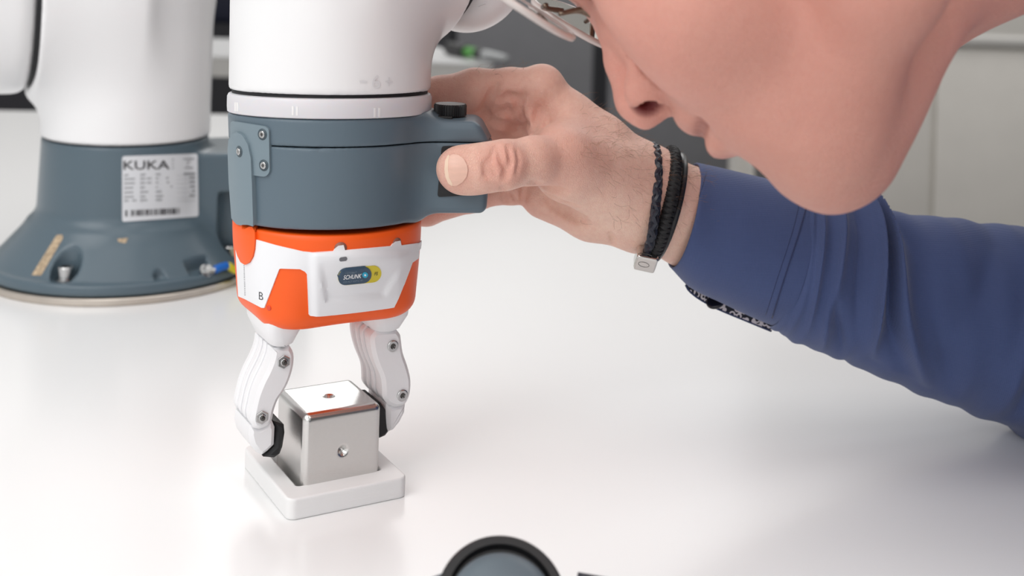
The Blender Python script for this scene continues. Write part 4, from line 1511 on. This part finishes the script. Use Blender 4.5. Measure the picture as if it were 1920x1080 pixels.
# nose
K((-14, 0, 46), (-8.2, 0, 32), 6.5, 6.5, k=7)
K((-8.2, 0, 32), (-1.8, 0, 22.5), 6.5, 6.8, k=4)
K((-1.8, 0, 22.5), (4.8, 0, 11), 6.8, 7.8, k=4)
FP.ball(H(5.2, 0, 8.0), 8.3 * mm, k=3 * mm)
for s in (1, -1):
    E(-2.0, 11.6 * s, 6.8, 9.0, 7.0, 8.2, k=2.4)     # wings
    K((-11, 9 * s, 30), (-9, 13 * s, 10), 6, 6, k=7)
K((8, 0, 3.0), (-1, 0, 1.0), 4.2, 4.6, k=3)          # columella
for s in (1, -1):
    K((2.5, 7.2 * s, 7.0), (2.0, 10.0 * s, 0.0), 2.3, 2.6, k=1.2, op='-')
    E(2.2, 11.0 * s, 2.4, 5.8, 5.2, 3.6, k=1.2, op='-')
    # crease behind the nose wing and the fold to the corner of the mouth
    K((-9, 14 * s, 19), (-9.5, 19.5 * s, 10), 2.2, 2.2, k=3.5, op='-')
    K((-9.5, 19.5 * s, 10), (-9, 19.5 * s, 2), 2.3, 2.0, k=3, op='-')
    K((-10, 19.5 * s, 2), (-15, 29 * s, -16), 1.2, 1.2, k=5, op='-')
# mouth
E(-5.5, 0, -10.5, 7.2, 20, 7.4, k=5)
E(-5.8, 0, -24.5, 7.4, 18, 6.4, k=4)
for s in (1, -1):
    K((1.6, 0, -17.6), (-2.5, 14 * s, -17.4), 1.5, 1.4, k=2.2, op='-')
    K((-2.5, 14 * s, -17.4), (-8.0, 23.5 * s, -17.3), 1.9, 2.6, k=2.0, op='-')
E(1.5, 0, -37, 7.5, 20, 6.5, k=9, op='-')                # dip above the chin
for s in (1, -1):
    K((-23, 33 * s, -24), (-30, 34 * s, -42), 1.2, 1.2, k=9, op='-')       # faint line beside the chin
# ears
for s in (1, -1):
    E(-96, 76 * s, 22, 16, 8, 30, k=5)
    E(-93, 84 * s, 24, 10, 6, 20, k=3, op='-')
    E(-90, 75 * s, -6, 9, 6, 11, k=4)

HEAD = FP
HAND.half(P3(1410, 454, .602), P3(1410, 454, .602) - P3(1300, 410, .596))
Va, Qa = field_mesh(HAND, (-0.08, 0.505, 0.04), (0.15, 0.645, 0.20), 0.0009)
Va = smooth_verts(Va, Qa, 1)
HEAD.half(P3(2130, -470, .462), P3(2130, -470, .462) - P3(1800, -262, .448), k=0)
hc0 = H(-97, 0, 78)
hlo = np.minimum(np.array((-0.02, 0.30, 0.10)), hc0 - 0.112)
hhi = np.maximum(np.array((0.36, 0.58, 0.48)), hc0 + 0.112)
Vb, Qb = field_mesh(HEAD, hlo, hhi, 0.0014)
Vb = smooth_verts(Vb, Qb, 2)
Vc, Qc = field_mesh(FB2, (0.05, 0.16, -0.10), (0.66, 0.80, 0.46), 0.005)
V = np.concatenate([Va, Vb, Vc])
Q = np.concatenate([Qa, Qb + len(Va), Qc + len(Va) + len(Vb)])
ROOT_P = Vector((0.42, 0.52, FLOOR_Z))
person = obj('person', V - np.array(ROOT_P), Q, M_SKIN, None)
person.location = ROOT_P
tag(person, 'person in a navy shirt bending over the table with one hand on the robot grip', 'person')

# tint attribute: red places with the head's shade, hair tone, painted shade in openings
def near(c, r):
    d = np.linalg.norm(V - np.asarray(c), axis=1)
    return np.clip(1 - d / r, 0, 1)
red = np.zeros(len(V)); red[len(Va):len(Va) + len(Vb)] = 0.70; red[len(Va) + len(Vb):] = 0.70; hairy = np.zeros(len(V)); dark = np.zeros(len(V))  # whole head ruddier and darker, its shade partly put into the colour
for c, r, a in ((H(6, 0, 8), .022, .8), (H(0, 12, 8), .018, .6), (H(-24, 48, 12), .045, .8), (H(-22, 40, -20), .04, .5), (H(-2, 8, -25), .016, .9), (H(-3, -8, -25), .016, .9), (H(-3, 8, -13), .012, .6),
                (P3(940, 309, .518), .014, .55), (P3(1040, 262, .552), .03, .35), (P3(850, 320, .52), .012, .45), (P3(1015, 140, .58), .02, .35), (P3(960, 215, .585), .03, .55), (P3(900, 380, .59), .04, .5), (P3(840, 170, .585), .025, .4), (H(-30, 40, -55), .03, .3)):
    red = np.maximum(red, a * np.sqrt(near(c, r)))
for s in (1, -1):
    for t in np.linspace(0, 1, 8):
        hairy = np.maximum(hairy, 0.9 * np.clip(near(H(-4 - 16 * t * t, (13 + 31 * t) * s, 65), .0100) * 2.0, 0, 1))
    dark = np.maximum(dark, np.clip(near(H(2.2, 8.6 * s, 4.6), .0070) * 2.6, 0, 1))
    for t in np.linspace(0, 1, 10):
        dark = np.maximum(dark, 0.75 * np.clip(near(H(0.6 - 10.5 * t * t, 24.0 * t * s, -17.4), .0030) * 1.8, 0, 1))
for c, r, a in ((H(-6, 12, -8), .022, .22), (H(-22, 18, -48), .045, .26), (H(-45, 45, -45), .05, .22), (H(-22, -18, -48), .045, .26), (H(-6, -12, -8), .022, .22)):
    hairy = np.maximum(hairy, a * np.sqrt(near(c, r)))
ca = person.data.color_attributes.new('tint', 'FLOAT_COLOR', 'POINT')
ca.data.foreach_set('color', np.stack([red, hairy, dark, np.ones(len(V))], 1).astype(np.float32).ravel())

# ---------------- thumb nail
B_BODY = bvh_of(person)
M_NAIL = mat('fingernail', (226, 184, 166), 0.3, vary=0.04, scale=700, stretch=(0.2, 1, 1))
M_NAILEDGE = mat('nail_edge', (236, 208, 184), 0.35)
nail_px = [(836.5, 318), (837.5, 303), (841, 294), (850, 290.5), (860, 291.5), (870, 299), (876, 310), (877.5, 320), (875, 331), (867, 341), (857, 347), (849, 347.5), (842, 341), (838, 330)]
nail = decal('thumbnail', nail_px, B_BODY, M_NAIL, person, 0.0005, 0.0003, 3.0)
decal('nail_free_edge', [(834.5, 318), (836, 302), (840, 293), (844, 291.5), (841.5, 303), (841, 318), (843, 332), (849, 343), (848, 348), (841, 342), (836.5, 331)], B_BODY, M_NAILEDGE, nail, 0.00055, 0.0003, 3.0)

# ---------------- short hair on hand and wrist
def hairs():
    mb = MB()
    vs = V
    nrm = np.zeros((len(person.data.vertices), 3), np.float32)
    person.data.vertices.foreach_get('normal', nrm.ravel())
    rg = np.random.default_rng(5)
    prj = np.stack([(vs[:, 0] / vs[:, 1]), (CAM_H - vs[:, 2]) / vs[:, 1]], 1)
    sx = 960 + F_PX * (prj[:, 0] * CR - prj[:, 1] * SR)
    sy = Y_H + F_PX * (prj[:, 0] * SR + prj[:, 1] * CR)
    n_a = len(Va)
    sel1 = np.flatnonzero((np.arange(len(vs)) < n_a) & (sx > 1085) & (sx < 1330) & (nrm[:, 2] > 0.0) & (nrm[:, 1] < 0.5))
    sel2 = np.flatnonzero((np.arange(len(vs)) < n_a) & (sx > 880) & (sx < 985) & (nrm[:, 2] > 0.75) & (sy < 150))
    sel3 = np.flatnonzero((np.arange(len(vs)) < n_a) & (sx > 1110) & (sx < 1330) & (nrm[:, 1] < -0.2) & (sy < 420) & (sx - 1110 > (sy - 330) * 0.4))
    pick = np.concatenate([rg.choice(sel1, 150), rg.choice(sel2, 26), rg.choice(sel3, 130)])
    t_dir = np.array(px(1000, 150, .58) - px(1250, 330, .58)); t_dir /= np.linalg.norm(t_dir)
    for i in pick:
        p, n = vs[i], nrm[i]
        j = rg.normal(0, 0.35, 3)
        d = n * 0.75 - t_dir * 0.75 + j
        d /= np.linalg.norm(d)
        L_ = rg.uniform(0.004, 0.009)
        c1 = p + d * L_ * 0.5
        c2 = p + d * L_ - n * L_ * 0.28 + rg.normal(0, 0.0012, 3)
        mb.add(*tube([Vector(p), Vector(c1), Vector(c2)], [0.00005, 0.00004, 0.00002], 3, 2, cap=False))
    return mb
hr = hairs().build('arm_hair', mat('fine_hair', (146, 106, 78), 0.5), person, True, None)
hr['kind'] = 'stuff'

# ---------------- hair on the head (above the picture) and eyes are closed lids
FH2 = Field()
FH2.ellipsoid(H(-102, 0, 86), AX, (94 * mm, 77.5 * mm, 80 * mm), k=0)
FH2.half(H(-42, 0, 118), aF * 0.8 - aU * 0.35, k=.004)
FH2.half(H(-100, 0, 40), -aU - aF * 0.35, k=.004)
M_HAIR = mat('short_grey_brown_hair', (96, 82, 70), 0.6, vary=0.25, scale=400, bump=(700, 0.002))
field_obj('hair', FH2, tuple(np.array(H(-100, 0, 80)) - 0.13), tuple(np.array(H(-100, 0, 80)) + 0.13), 0.003, M_HAIR, person)

# ================================================================== shirt
def fabric(name, rgb):
    m = mat(name, rgb, 0.85, vary=0.05, scale=35)
    nt = m.node_tree
    p = nt.nodes['Principled BSDF']
    p.inputs['Sheen Weight'].default_value = 0.15
    tc = nt.nodes.new('ShaderNodeTexCoord')
    w = []
    for d in ('X', 'Z'):
        t = nt.nodes.new('ShaderNodeTexWave')
        t.bands_direction = d
        t.inputs['Scale'].default_value = 420
        nt.links.new(tc.outputs['Object'], t.inputs['Vector'])
        w.append(t)
    ad = nt.nodes.new('ShaderNodeMath')
    nt.links.new(w[0].outputs['Fac'], ad.inputs[0])
    nt.links.new(w[1].outputs['Fac'], ad.inputs[1])
    b = nt.nodes.new('ShaderNodeBump')
    b.inputs['Distance'].default_value = 0.0001
    b.inputs['Strength'].default_value = 0.5
    nt.links.new(ad.outputs[0], b.inputs['Height'])
    nt.links.new(b.outputs['Normal'], p.inputs['Normal'])
    return m
M_SHIRT = fabric('navy_shirt', (68, 83, 126))
M_THREAD = fabric('navy_thread', (44, 54, 92))
M_LINING = bpy.data.materials.new('patterned_lining')
M_LINING.use_nodes = True
nt = M_LINING.node_tree
tc = nt.nodes.new('ShaderNodeTexCoord')
vo = nt.nodes.new('ShaderNodeTexVoronoi')
vo.inputs['Scale'].default_value = 330
nt.links.new(tc.outputs['Object'], vo.inputs['Vector'])
cr = nt.nodes.new('ShaderNodeValToRGB')
cr.color_ramp.interpolation = 'CONSTANT'
cr.color_ramp.elements[0].color = srgb(30, 32, 48)
cr.color_ramp.elements[1].position = 0.32
cr.color_ramp.elements[1].color = srgb(214, 206, 210)
e_ = cr.color_ramp.elements.new(0.55)
e_.color = srgb(26, 28, 42)
nt.links.new(vo.outputs['Distance'], cr.inputs['Fac'])
nt.links.new(cr.outputs['Color'], nt.nodes['Principled BSDF'].inputs['Base Color'])
nt.nodes['Principled BSDF'].inputs['Roughness'].default_value = 0.8

def ring_pts(c, h, rd, seg, disp=None):
    out = []
    for i in range(seg):
        a = 2 * math.pi * i / seg
        q = 1.0 + (disp(a) if disp else 0.0)
        out.append(c + h * (math.cos(a) * q) + Vector((0, -1, 0)) * (math.sin(a) * rd * q))
    return out
def loft(rings, closed_ends=False):
    n = len(rings[0])
    v = [p for r in rings for p in r]
    f = [(j * n + i, j * n + (i + 1) % n, (j + 1) * n + (i + 1) % n, (j + 1) * n + i) for j in range(len(rings) - 1) for i in range(n)]
    return v, f
def rspec(t, b, D, rd):
    """ring seen from pixel t (top) to pixel b (bottom)"""
    T, B = px(t[0], t[1], D), px(b[0], b[1], D)
    return np.array(list((T + B) / 2) + list((T - B) / 2) + [rd])
def resample(specs, n):
    return catmull(specs, n)
SEG = 144
cuff_s = [rspec((1311, 307), (1256, 500), .595, .0305), rspec((1345, 314), (1292, 536), .598, .0320), rspec((1400, 327), (1345, 562), .600, .0336), rspec((1460, 341), (1400, 588), .602, .0340), rspec((1515, 356), (1445, 607), .604, .0345)]
cuff_r = resample(cuff_s, 8)
rings = []
for s_ in cuff_r:
    rings.append(ring_pts(Vector(s_[:3]), Vector(s_[3:6]), s_[6], SEG))
ins = [ring_pts(Vector(s_[:3]), Vector(s_[3:6]) * 0.955, s_[6] * 0.955, SEG) for s_ in cuff_r[:14]][::-1]
lip = ring_pts(Vector(cuff_r[0][:3]) - Vector((0.0006, 0, 0)), Vector(cuff_r[0][3:6]) * 0.98, cuff_r[0][6] * 0.98, SEG)
cuff = obj('cuff', *loft(ins + [lip] + rings), M_SHIRT, person)
slv = [rspec((1506, 350), (1436, 606), .604, .0342), rspec((1530, 352), (1460, 622), .605, .0360), rspec((1575, 357), (1492, 640), .606, .0372), rspec((1632, 375), (1552, 662), .608, .0385), rspec((1670, 398), (1600, 682), .609, .039), rspec((1760, 408), (1690, 722), .611, .0405),
       rspec((1850, 420), (1770, 752), .613, .043), rspec((1935, 431), (1850, 782), .615, .0455), rspec((2060, 462), (1960, 815), .618, .048), rspec((2190, 500), (2060, 850), .624, .050)]
up = [np.array(list(P3(2165, 560, .636)) + [-.050, 0, -.030] + [.055]), np.array(list(P3(2215, 400, .655)) + [-.055, 0, -.012] + [.057]), np.array(list(P3(2262, 240, .67)) + [-.057, 0, -.008] + [.059]), np.array(list(P3(2320, -20, .70)) + [-.062, 0, -.008] + [.062])]
for u_ in up:
    u_[3:6] = -u_[3:6]
slv_all = slv + [up[0] * 1.0, up[1], up[2], up[3]]
# the top line of the forearm continues on the inner bend of the elbow
slv_all[10][3:6] = np.array((-0.020, 0, 0.052))
slv_all[11][3:6] = np.array((-0.045, 0, 0.034))
slv_all[12][3:6] = np.array((-0.056, 0, 0.015))
slv_all[13][3:6] = np.array((-0.062, 0, 0.010))
sr = resample(slv_all, 16)
NS = len(sr)
nz = np.random.default_rng(3)
FOLDS = [  # (position at the top, at the bottom, height, width, start angle, end angle)
    (1.5, 2.6, .060, .20, 0.0, 2.0), (2.55, 4.3, .085, .22, -0.2, 2.4), (3.15, 5.4, .095, .20, -0.5, 2.5), (2.0, 3.4, -.05, .22, 0.2, 2.2), (2.9, 4.9, -.075, .20, 0.0, 2.4),
    (3.7, 6.0, -.04, .30, -0.3, 2.5), (0.55, 1.9, .04, .18, 0.3, 2.4), (5.9, 5.0, -.03, .35, 0.0, 1.6), (6.9, 6.5, .045, .25, 0.1, 2.6), (7.2, 6.8, -.06, .2, 0.1, 2.6), (1.0, 2.6, .04, .16, 1.6, 2.9), (0.8, 3.2, -.04, .14, 1.5, 2.8), (7.9, 7.7, .06, .25, -1, 4), (8.6, 8.6, -.07, .3, -1, 4)]
def sleeve_disp(s_, a):
    if a > math.pi * 1.5:
        a -= 2 * math.pi
    d = 0.0
    for p0, p1, h, w, a0, a1 in FOLDS:
        t = (a - 0.1) / 2.9
        c = p0 + (p1 - p0) * t + 0.10 * math.sin(3 * a)
        e = max(0.0, min(1.0, (a - a0) / 0.5)) * max(0.0, min(1.0, (a1 - a) / 0.6))
        d += 1.9 * h * e * math.exp(-abs((s_ - c) / (w * 0.85)) ** 1.5)
    d += 0.010 * math.sin(5 * s_ + 2 * a) + 0.008 * math.sin(9 * s_ - 3 * a + 1)
    return d * min(1.0, s_ / 0.35 + 0.05)
rings = []
for j, q in enumerate(sr):
    s_ = j / 16.0
    rings.append(ring_pts(Vector(q[:3]), Vector(q[3:6]), q[6], SEG, lambda a: sleeve_disp(s_, a)))
sleeve = obj('sleeve', *loft(rings), M_SHIRT, person)
B_CUFF = bvh_of(cuff)
B_SLV = bvh_of(sleeve)
def stitch(name, pts, bvh, w=1.1, dash=None, lift=0.00025):
    """a line of thread laid on the cloth"""
    q = catmull([p + (0,) for p in pts], 10)
    path = []
    for a in q:
        h_ = hit(bvh, a[0], a[1])
        if h_ and (not path or (path[-1] - h_[0]).length < 0.02):
            path.append(h_[0] + h_[1] * lift * 0.2)
    return obj(name, *tube(path, w * 0.00012, 5, 1, smooth_path=False), M_THREAD, person)
stitch('stitching', [(1325, 322), (1302, 400), (1280, 470), (1274, 500)], B_CUFF, 1.2, 2)
stitch('stitching', [(1503, 362), (1487, 430), (1455, 530), (1436, 590)], B_CUFF, 1.2, 2)
stitch('cuff_seam', [(1517, 366), (1500, 430), (1468, 530), (1448, 596)], bvh_of(cuff, sleeve), 3.2)
stitch('sleeve_seam', [(1458, 565), (1510, 590), (1560, 612), (1640, 650), (1720, 682), (1820, 712), (1918, 740)], B_SLV, 2.6)
# patterned lining of the cuff opening with its button
lin_px = [(1286, 529), (1293, 540), (1312, 555), (1345, 573), (1395, 594), (1446, 615), (1452, 600), (1400, 574), (1350, 552), (1308, 530)]
pb = [px(x, y + 5, .600 + (x - 1290) * 0.00006) for x, y in lin_px]
n_ = len(pb)
off = Vector((0.0, 0.004, 0.0))
obj('cuff_lining', pb + [p + off for p in pb], [tuple(range(n_)), tuple(range(n_, 2 * n_))[::-1]] + [(i, i + n_, (i + 1) % n_ + n_, (i + 1) % n_) for i in range(n_)], M_LINING, person, False)
obj('cuff_edging', *tube([px(x, y + 5.5, .6005 + (x - 1290) * 0.00006) for x, y in lin_px[:6]], 0.0006, 8, 5), M_THREAD, person)
bq = px(1341, 566, .599)
obj('cuff_button', *lathe([(0.0042, -0.001), (0.0045, -0.0004), (0.0045, 0.0006), (0.0038, 0.001), (0.003, 0.0007), (0.0001, 0.0007)], bq, Vector((-0.35, -0.4, 1.0)), 28), mat('navy_button', (24, 24, 36), 0.2), person)
# body of the shirt (outside the picture) and collar
FT2 = Field()
nb_ = np.array(NB)
FT2.cone(nb_ + np.array((.035, 0, -.02)), P3(2330, -60, .70), 80 * mm, 66 * mm, k=0)
FT2.cone(nb_ + np.array((.035, 0, -.02)), np.array((0.44, 0.27, 0.22)), 80 * mm, 66 * mm, k=.03)
FT2.cone(nb_ + np.array((.05, 0, -.03)), np.array((0.44, 0.49, 0.06)), 105 * mm, 122 * mm, k=.05)
FT2.cone(np.array((0.44, 0.49, 0.06)), np.array((0.58, 0.50, -0.26)), 122 * mm, 120 * mm, k=.05)
FT2.cone(np.array((0.44, 0.27, 0.22)), np.array((0.50, 0.22, -0.04)), 58 * mm, 52 * mm, k=.03)
FT2.cone(np.array((0.50, 0.22, -0.04)), np.array((0.46, 0.26, -0.24)), 50 * mm, 42 * mm, k=.02)
field_obj('shirt_body', FT2, (0.18, 0.10, -0.42), (0.76, 0.84, 0.50), 0.006, M_SHIRT, person)
nd = Vector(NB) - px(1800, -262, .448)
obj('collar', *lathe([(0.064, -0.030), (0.068, -0.034), (0.078, 0.0), (0.072, 0.004), (0.064, -0.030)], Vector(NB) + Vector((0.01, 0, 0)), nd, 48, cap=False), M_SHIRT, person)
# trousers: the person stands behind the table edge
FT3 = Field()
for sy in (0.40, 0.60):
    FT3.cone(np.array((0.58, sy, -0.26)), np.array((0.60, sy, -0.50)), 92 * mm, 76 * mm, k=.03)
    FT3.cone(np.array((0.60, sy, -0.50)), np.array((0.66, sy, FLOOR_Z + 0.06)), 74 * mm, 58 * mm, k=.02)
FT3.cone(np.array((0.58, 0.40, -0.27)), np.array((0.58, 0.60, -0.27)), 112 * mm, 112 * mm, k=.04)
field_obj('trousers', FT3, (0.42, 0.24, FLOOR_Z), (0.80, 0.76, -0.1), 0.008, mat('dark_trousers', (44, 46, 54), 0.9, vary=0.06, scale=60), person)
for sy in (0.40, 0.60):
    FS2 = Field()
    FS2.ellipsoid((0.60, sy, FLOOR_Z + 0.045), ((1, 0, 0), (0, 1, 0), (0, 0, 1)), (0.14, 0.05, 0.055), k=0)
    FS2.half((0.6, sy, FLOOR_Z), (0, 0, -1))
    field_obj('shoe', FS2, (0.44, sy - 0.07, FLOOR_Z - 0.01), (0.76, sy + 0.07, FLOOR_Z + 0.12), 0.006, M_BLACK, person)

# ================================================================== bracelet
M_BRAID = mat('navy_braided_leather', (34, 38, 50), 0.35, vary=0.1, scale=500)
M_CORD = mat('black_cord', (24, 24, 26), 0.6, bump=(2500, 0.0001))
M_LEATHER = mat('black_leather', (30, 31, 35), 0.3, bump=(1200, 0.00005))
M_SILVER = mat('polished_silver', (214, 212, 208), 0.14, metal=1.0)
cl = px(1211, 483, .572)
bracelet = thing('bracelet', 'black three-strand leather and cord bracelet with a silver clasp worn on the wrist', 'bracelet', tuple(cl))
def loop(t, b, D, rd, n=160, grow=0.0):
    T, B = px(t[0], t[1], D), px(b[0], b[1], D)
    c, h = (T + B) / 2, (T - B) / 2
    return [c + h * math.cos(a) + Vector((0, -1, 0)) * (math.sin(a) * rd) for a in [2 * math.pi * i / n for i in range(n)]], c
def helix(path, c, off, r, turns, phase, seg=6):
    n = len(path)
    out = []
    for i in range(n + 1):
        p = path[i % n]
        t = (path[(i + 1) % n] - path[i - 1 if i else n - 1]).normalized() if i < n else (path[1] - path[-1]).normalized()
        o_ = (p - c).normalized()
        b_ = t.cross(o_)
        a = 2 * math.pi * turns * i / n + phase
        out.append(p + (o_ * math.cos(a) + b_ * math.sin(a)) * off)
    return tube(out, r, seg, 1, cap=False, smooth_path=False)
p1, c1_ = loop((1228, 276), (1205, 478), .583, .0262, 300)
mb = MB()
for k in range(4):
    mb.add(*helix(p1, c1_, 0.0011, 0.0013, 13 if k % 2 else -13, k * math.pi / 2))
mb.build('braided_strand', M_BRAID, bracelet)
p2, c2_ = loop((1262, 286), (1213, 482), .587, .0275, 360)
mb = MB()
mb.add(*tube(p2 + [p2[0]], 0.0018, 8, 1, cap=False, smooth_path=False))
for k in range(4):
    mb.add(*helix(p2, c2_, 0.0021, 0.0013, 34 if k % 2 else -34, k * math.pi / 2))
mb.build('cord_strand', M_CORD, bracelet)
p3, c3_ = loop((1279, 294), (1221, 482), .590, .0282, 160)
mb = MB()
mb.add(*tube(p3 + [p3[0]], 0.0018, 10, 1, cap=False, smooth_path=False))
mb.build('leather_strand', M_LEATHER, bracelet)
cx_, cy_ = (px(1234, 474, .57) - px(1192, 465, .57)).normalized(), None
cz_ = Vector((0, -0.85, -0.5)).normalized()
cz_ = (cz_ - cx_ * cz_.dot(cx_)).normalized()
cy_ = cz_.cross(cx_)
FCL = Field()
FCL.box(px(1211, 486, .567), (cx_, cy_, cz_), (0.0050, 0.0046, 0.0040), 0.0012, k=0)
c_ = np.array(px(1211, 486, .567))
clasp = field_obj('clasp', FCL, tuple(c_ - 0.009), tuple(c_ + 0.009), 0.0004, M_SILVER, bracelet, relax=1)
B_CL = bvh_of(clasp)
mb = MB()
for (ox, oy, rx, ry) in ((1210, 479, 13, 3.2), (1207, 496, 10, 4.5)):
    pth = []
    for i in range(25):
        a = 2 * math.pi * i / 24
        h_ = hit(B_CL, ox + rx * math.cos(a), oy + ry * math.sin(a) + 0.2 * rx * math.cos(a), 1211, 486)
        if h_:
            pth.append(h_[0])
    if len(pth) > 4:
        mb.add(*tube(pth, 0.00014, 5, 1, smooth_path=False))
if mb.v:
    mb.build('engraving', M_DARKSTEEL, clasp)

# ================================================================== glasses
M_LENS = mat('lens_glass', (240, 240, 244), 0.03, transmission=1.0, ior=1.5)
M_RIM = mat('clear_rim', (205, 196, 192), 0.2, spec=0.7)
M_TEMPLE = mat('temple_metal', (120, 104, 90), 0.3, metal=0.7)
def HV(f, l, u):
    return Vector(H(f, l, u))
glasses = thing('eyeglasses', 'thin rimless eyeglasses on the nose of the person bending over the table', 'glasses', tuple(HV(4, 0, 50)))
def lens_ring(sgn, grow=0.0, f_off=0.0, n=48):
    out = []
    for i in range(n):
        a = 2 * math.pi * i / n
        ce, se = math.cos(a), math.sin(a)
        ex = (abs(ce) ** 0.75) * (1 if ce > 0 else -1)
        ey = (abs(se) ** 0.8) * (1 if se > 0 else -1)
        u = 54 + (18 + grow) * ey
        l = sgn * (33 + (25 + grow) * ex)
        f = 4.5 + (u - 54) * 0.18 - (l * l) / 1500.0 * 1.5 + f_off
        out.append(HV(f, l, u))
    return out
for sgn in (1, -1):
    a_, b_ = lens_ring(sgn, 0, 0.0), lens_ring(sgn, 0, 2.2)
    n_ = len(a_)
    ln = obj('lens', a_ + b_, [tuple(range(n_))[::-1], tuple(range(n_, 2 * n_))] + [(i, (i + 1) % n_, (i + 1) % n_ + n_, i + n_) for i in range(n_)], M_LENS, glasses, True, 30)
    r_ = lens_ring(sgn, 0.4, 1.1)
    obj('rim', *tube(r_ + [r_[0]], 0.0013, 8, 1, cap=False, smooth_path=False), M_RIM, ln)
    obj('nose_pad', *tube([HV(0, 15 * sgn, 48), HV(-5, 10.5 * sgn, 45), HV(-7.5, 8.6 * sgn, 41)], [0.0008, 0.0012, 0.002], 8, 4), M_TEMPLE, glasses)
    obj('temple', *tube([HV(3, 57 * sgn, 62), HV(-6, 68 * sgn, 62), HV(-40, 78 * sgn, 58), HV(-92, 83 * sgn, 50), HV(-108, 82 * sgn, 30)], 0.0012, 8, 6), M_TEMPLE, glasses)
obj('bridge', *tube([HV(2, 9, 56), HV(4.5, 0, 59), HV(2, -9, 56)], 0.0011, 8, 6), M_TEMPLE, glasses)
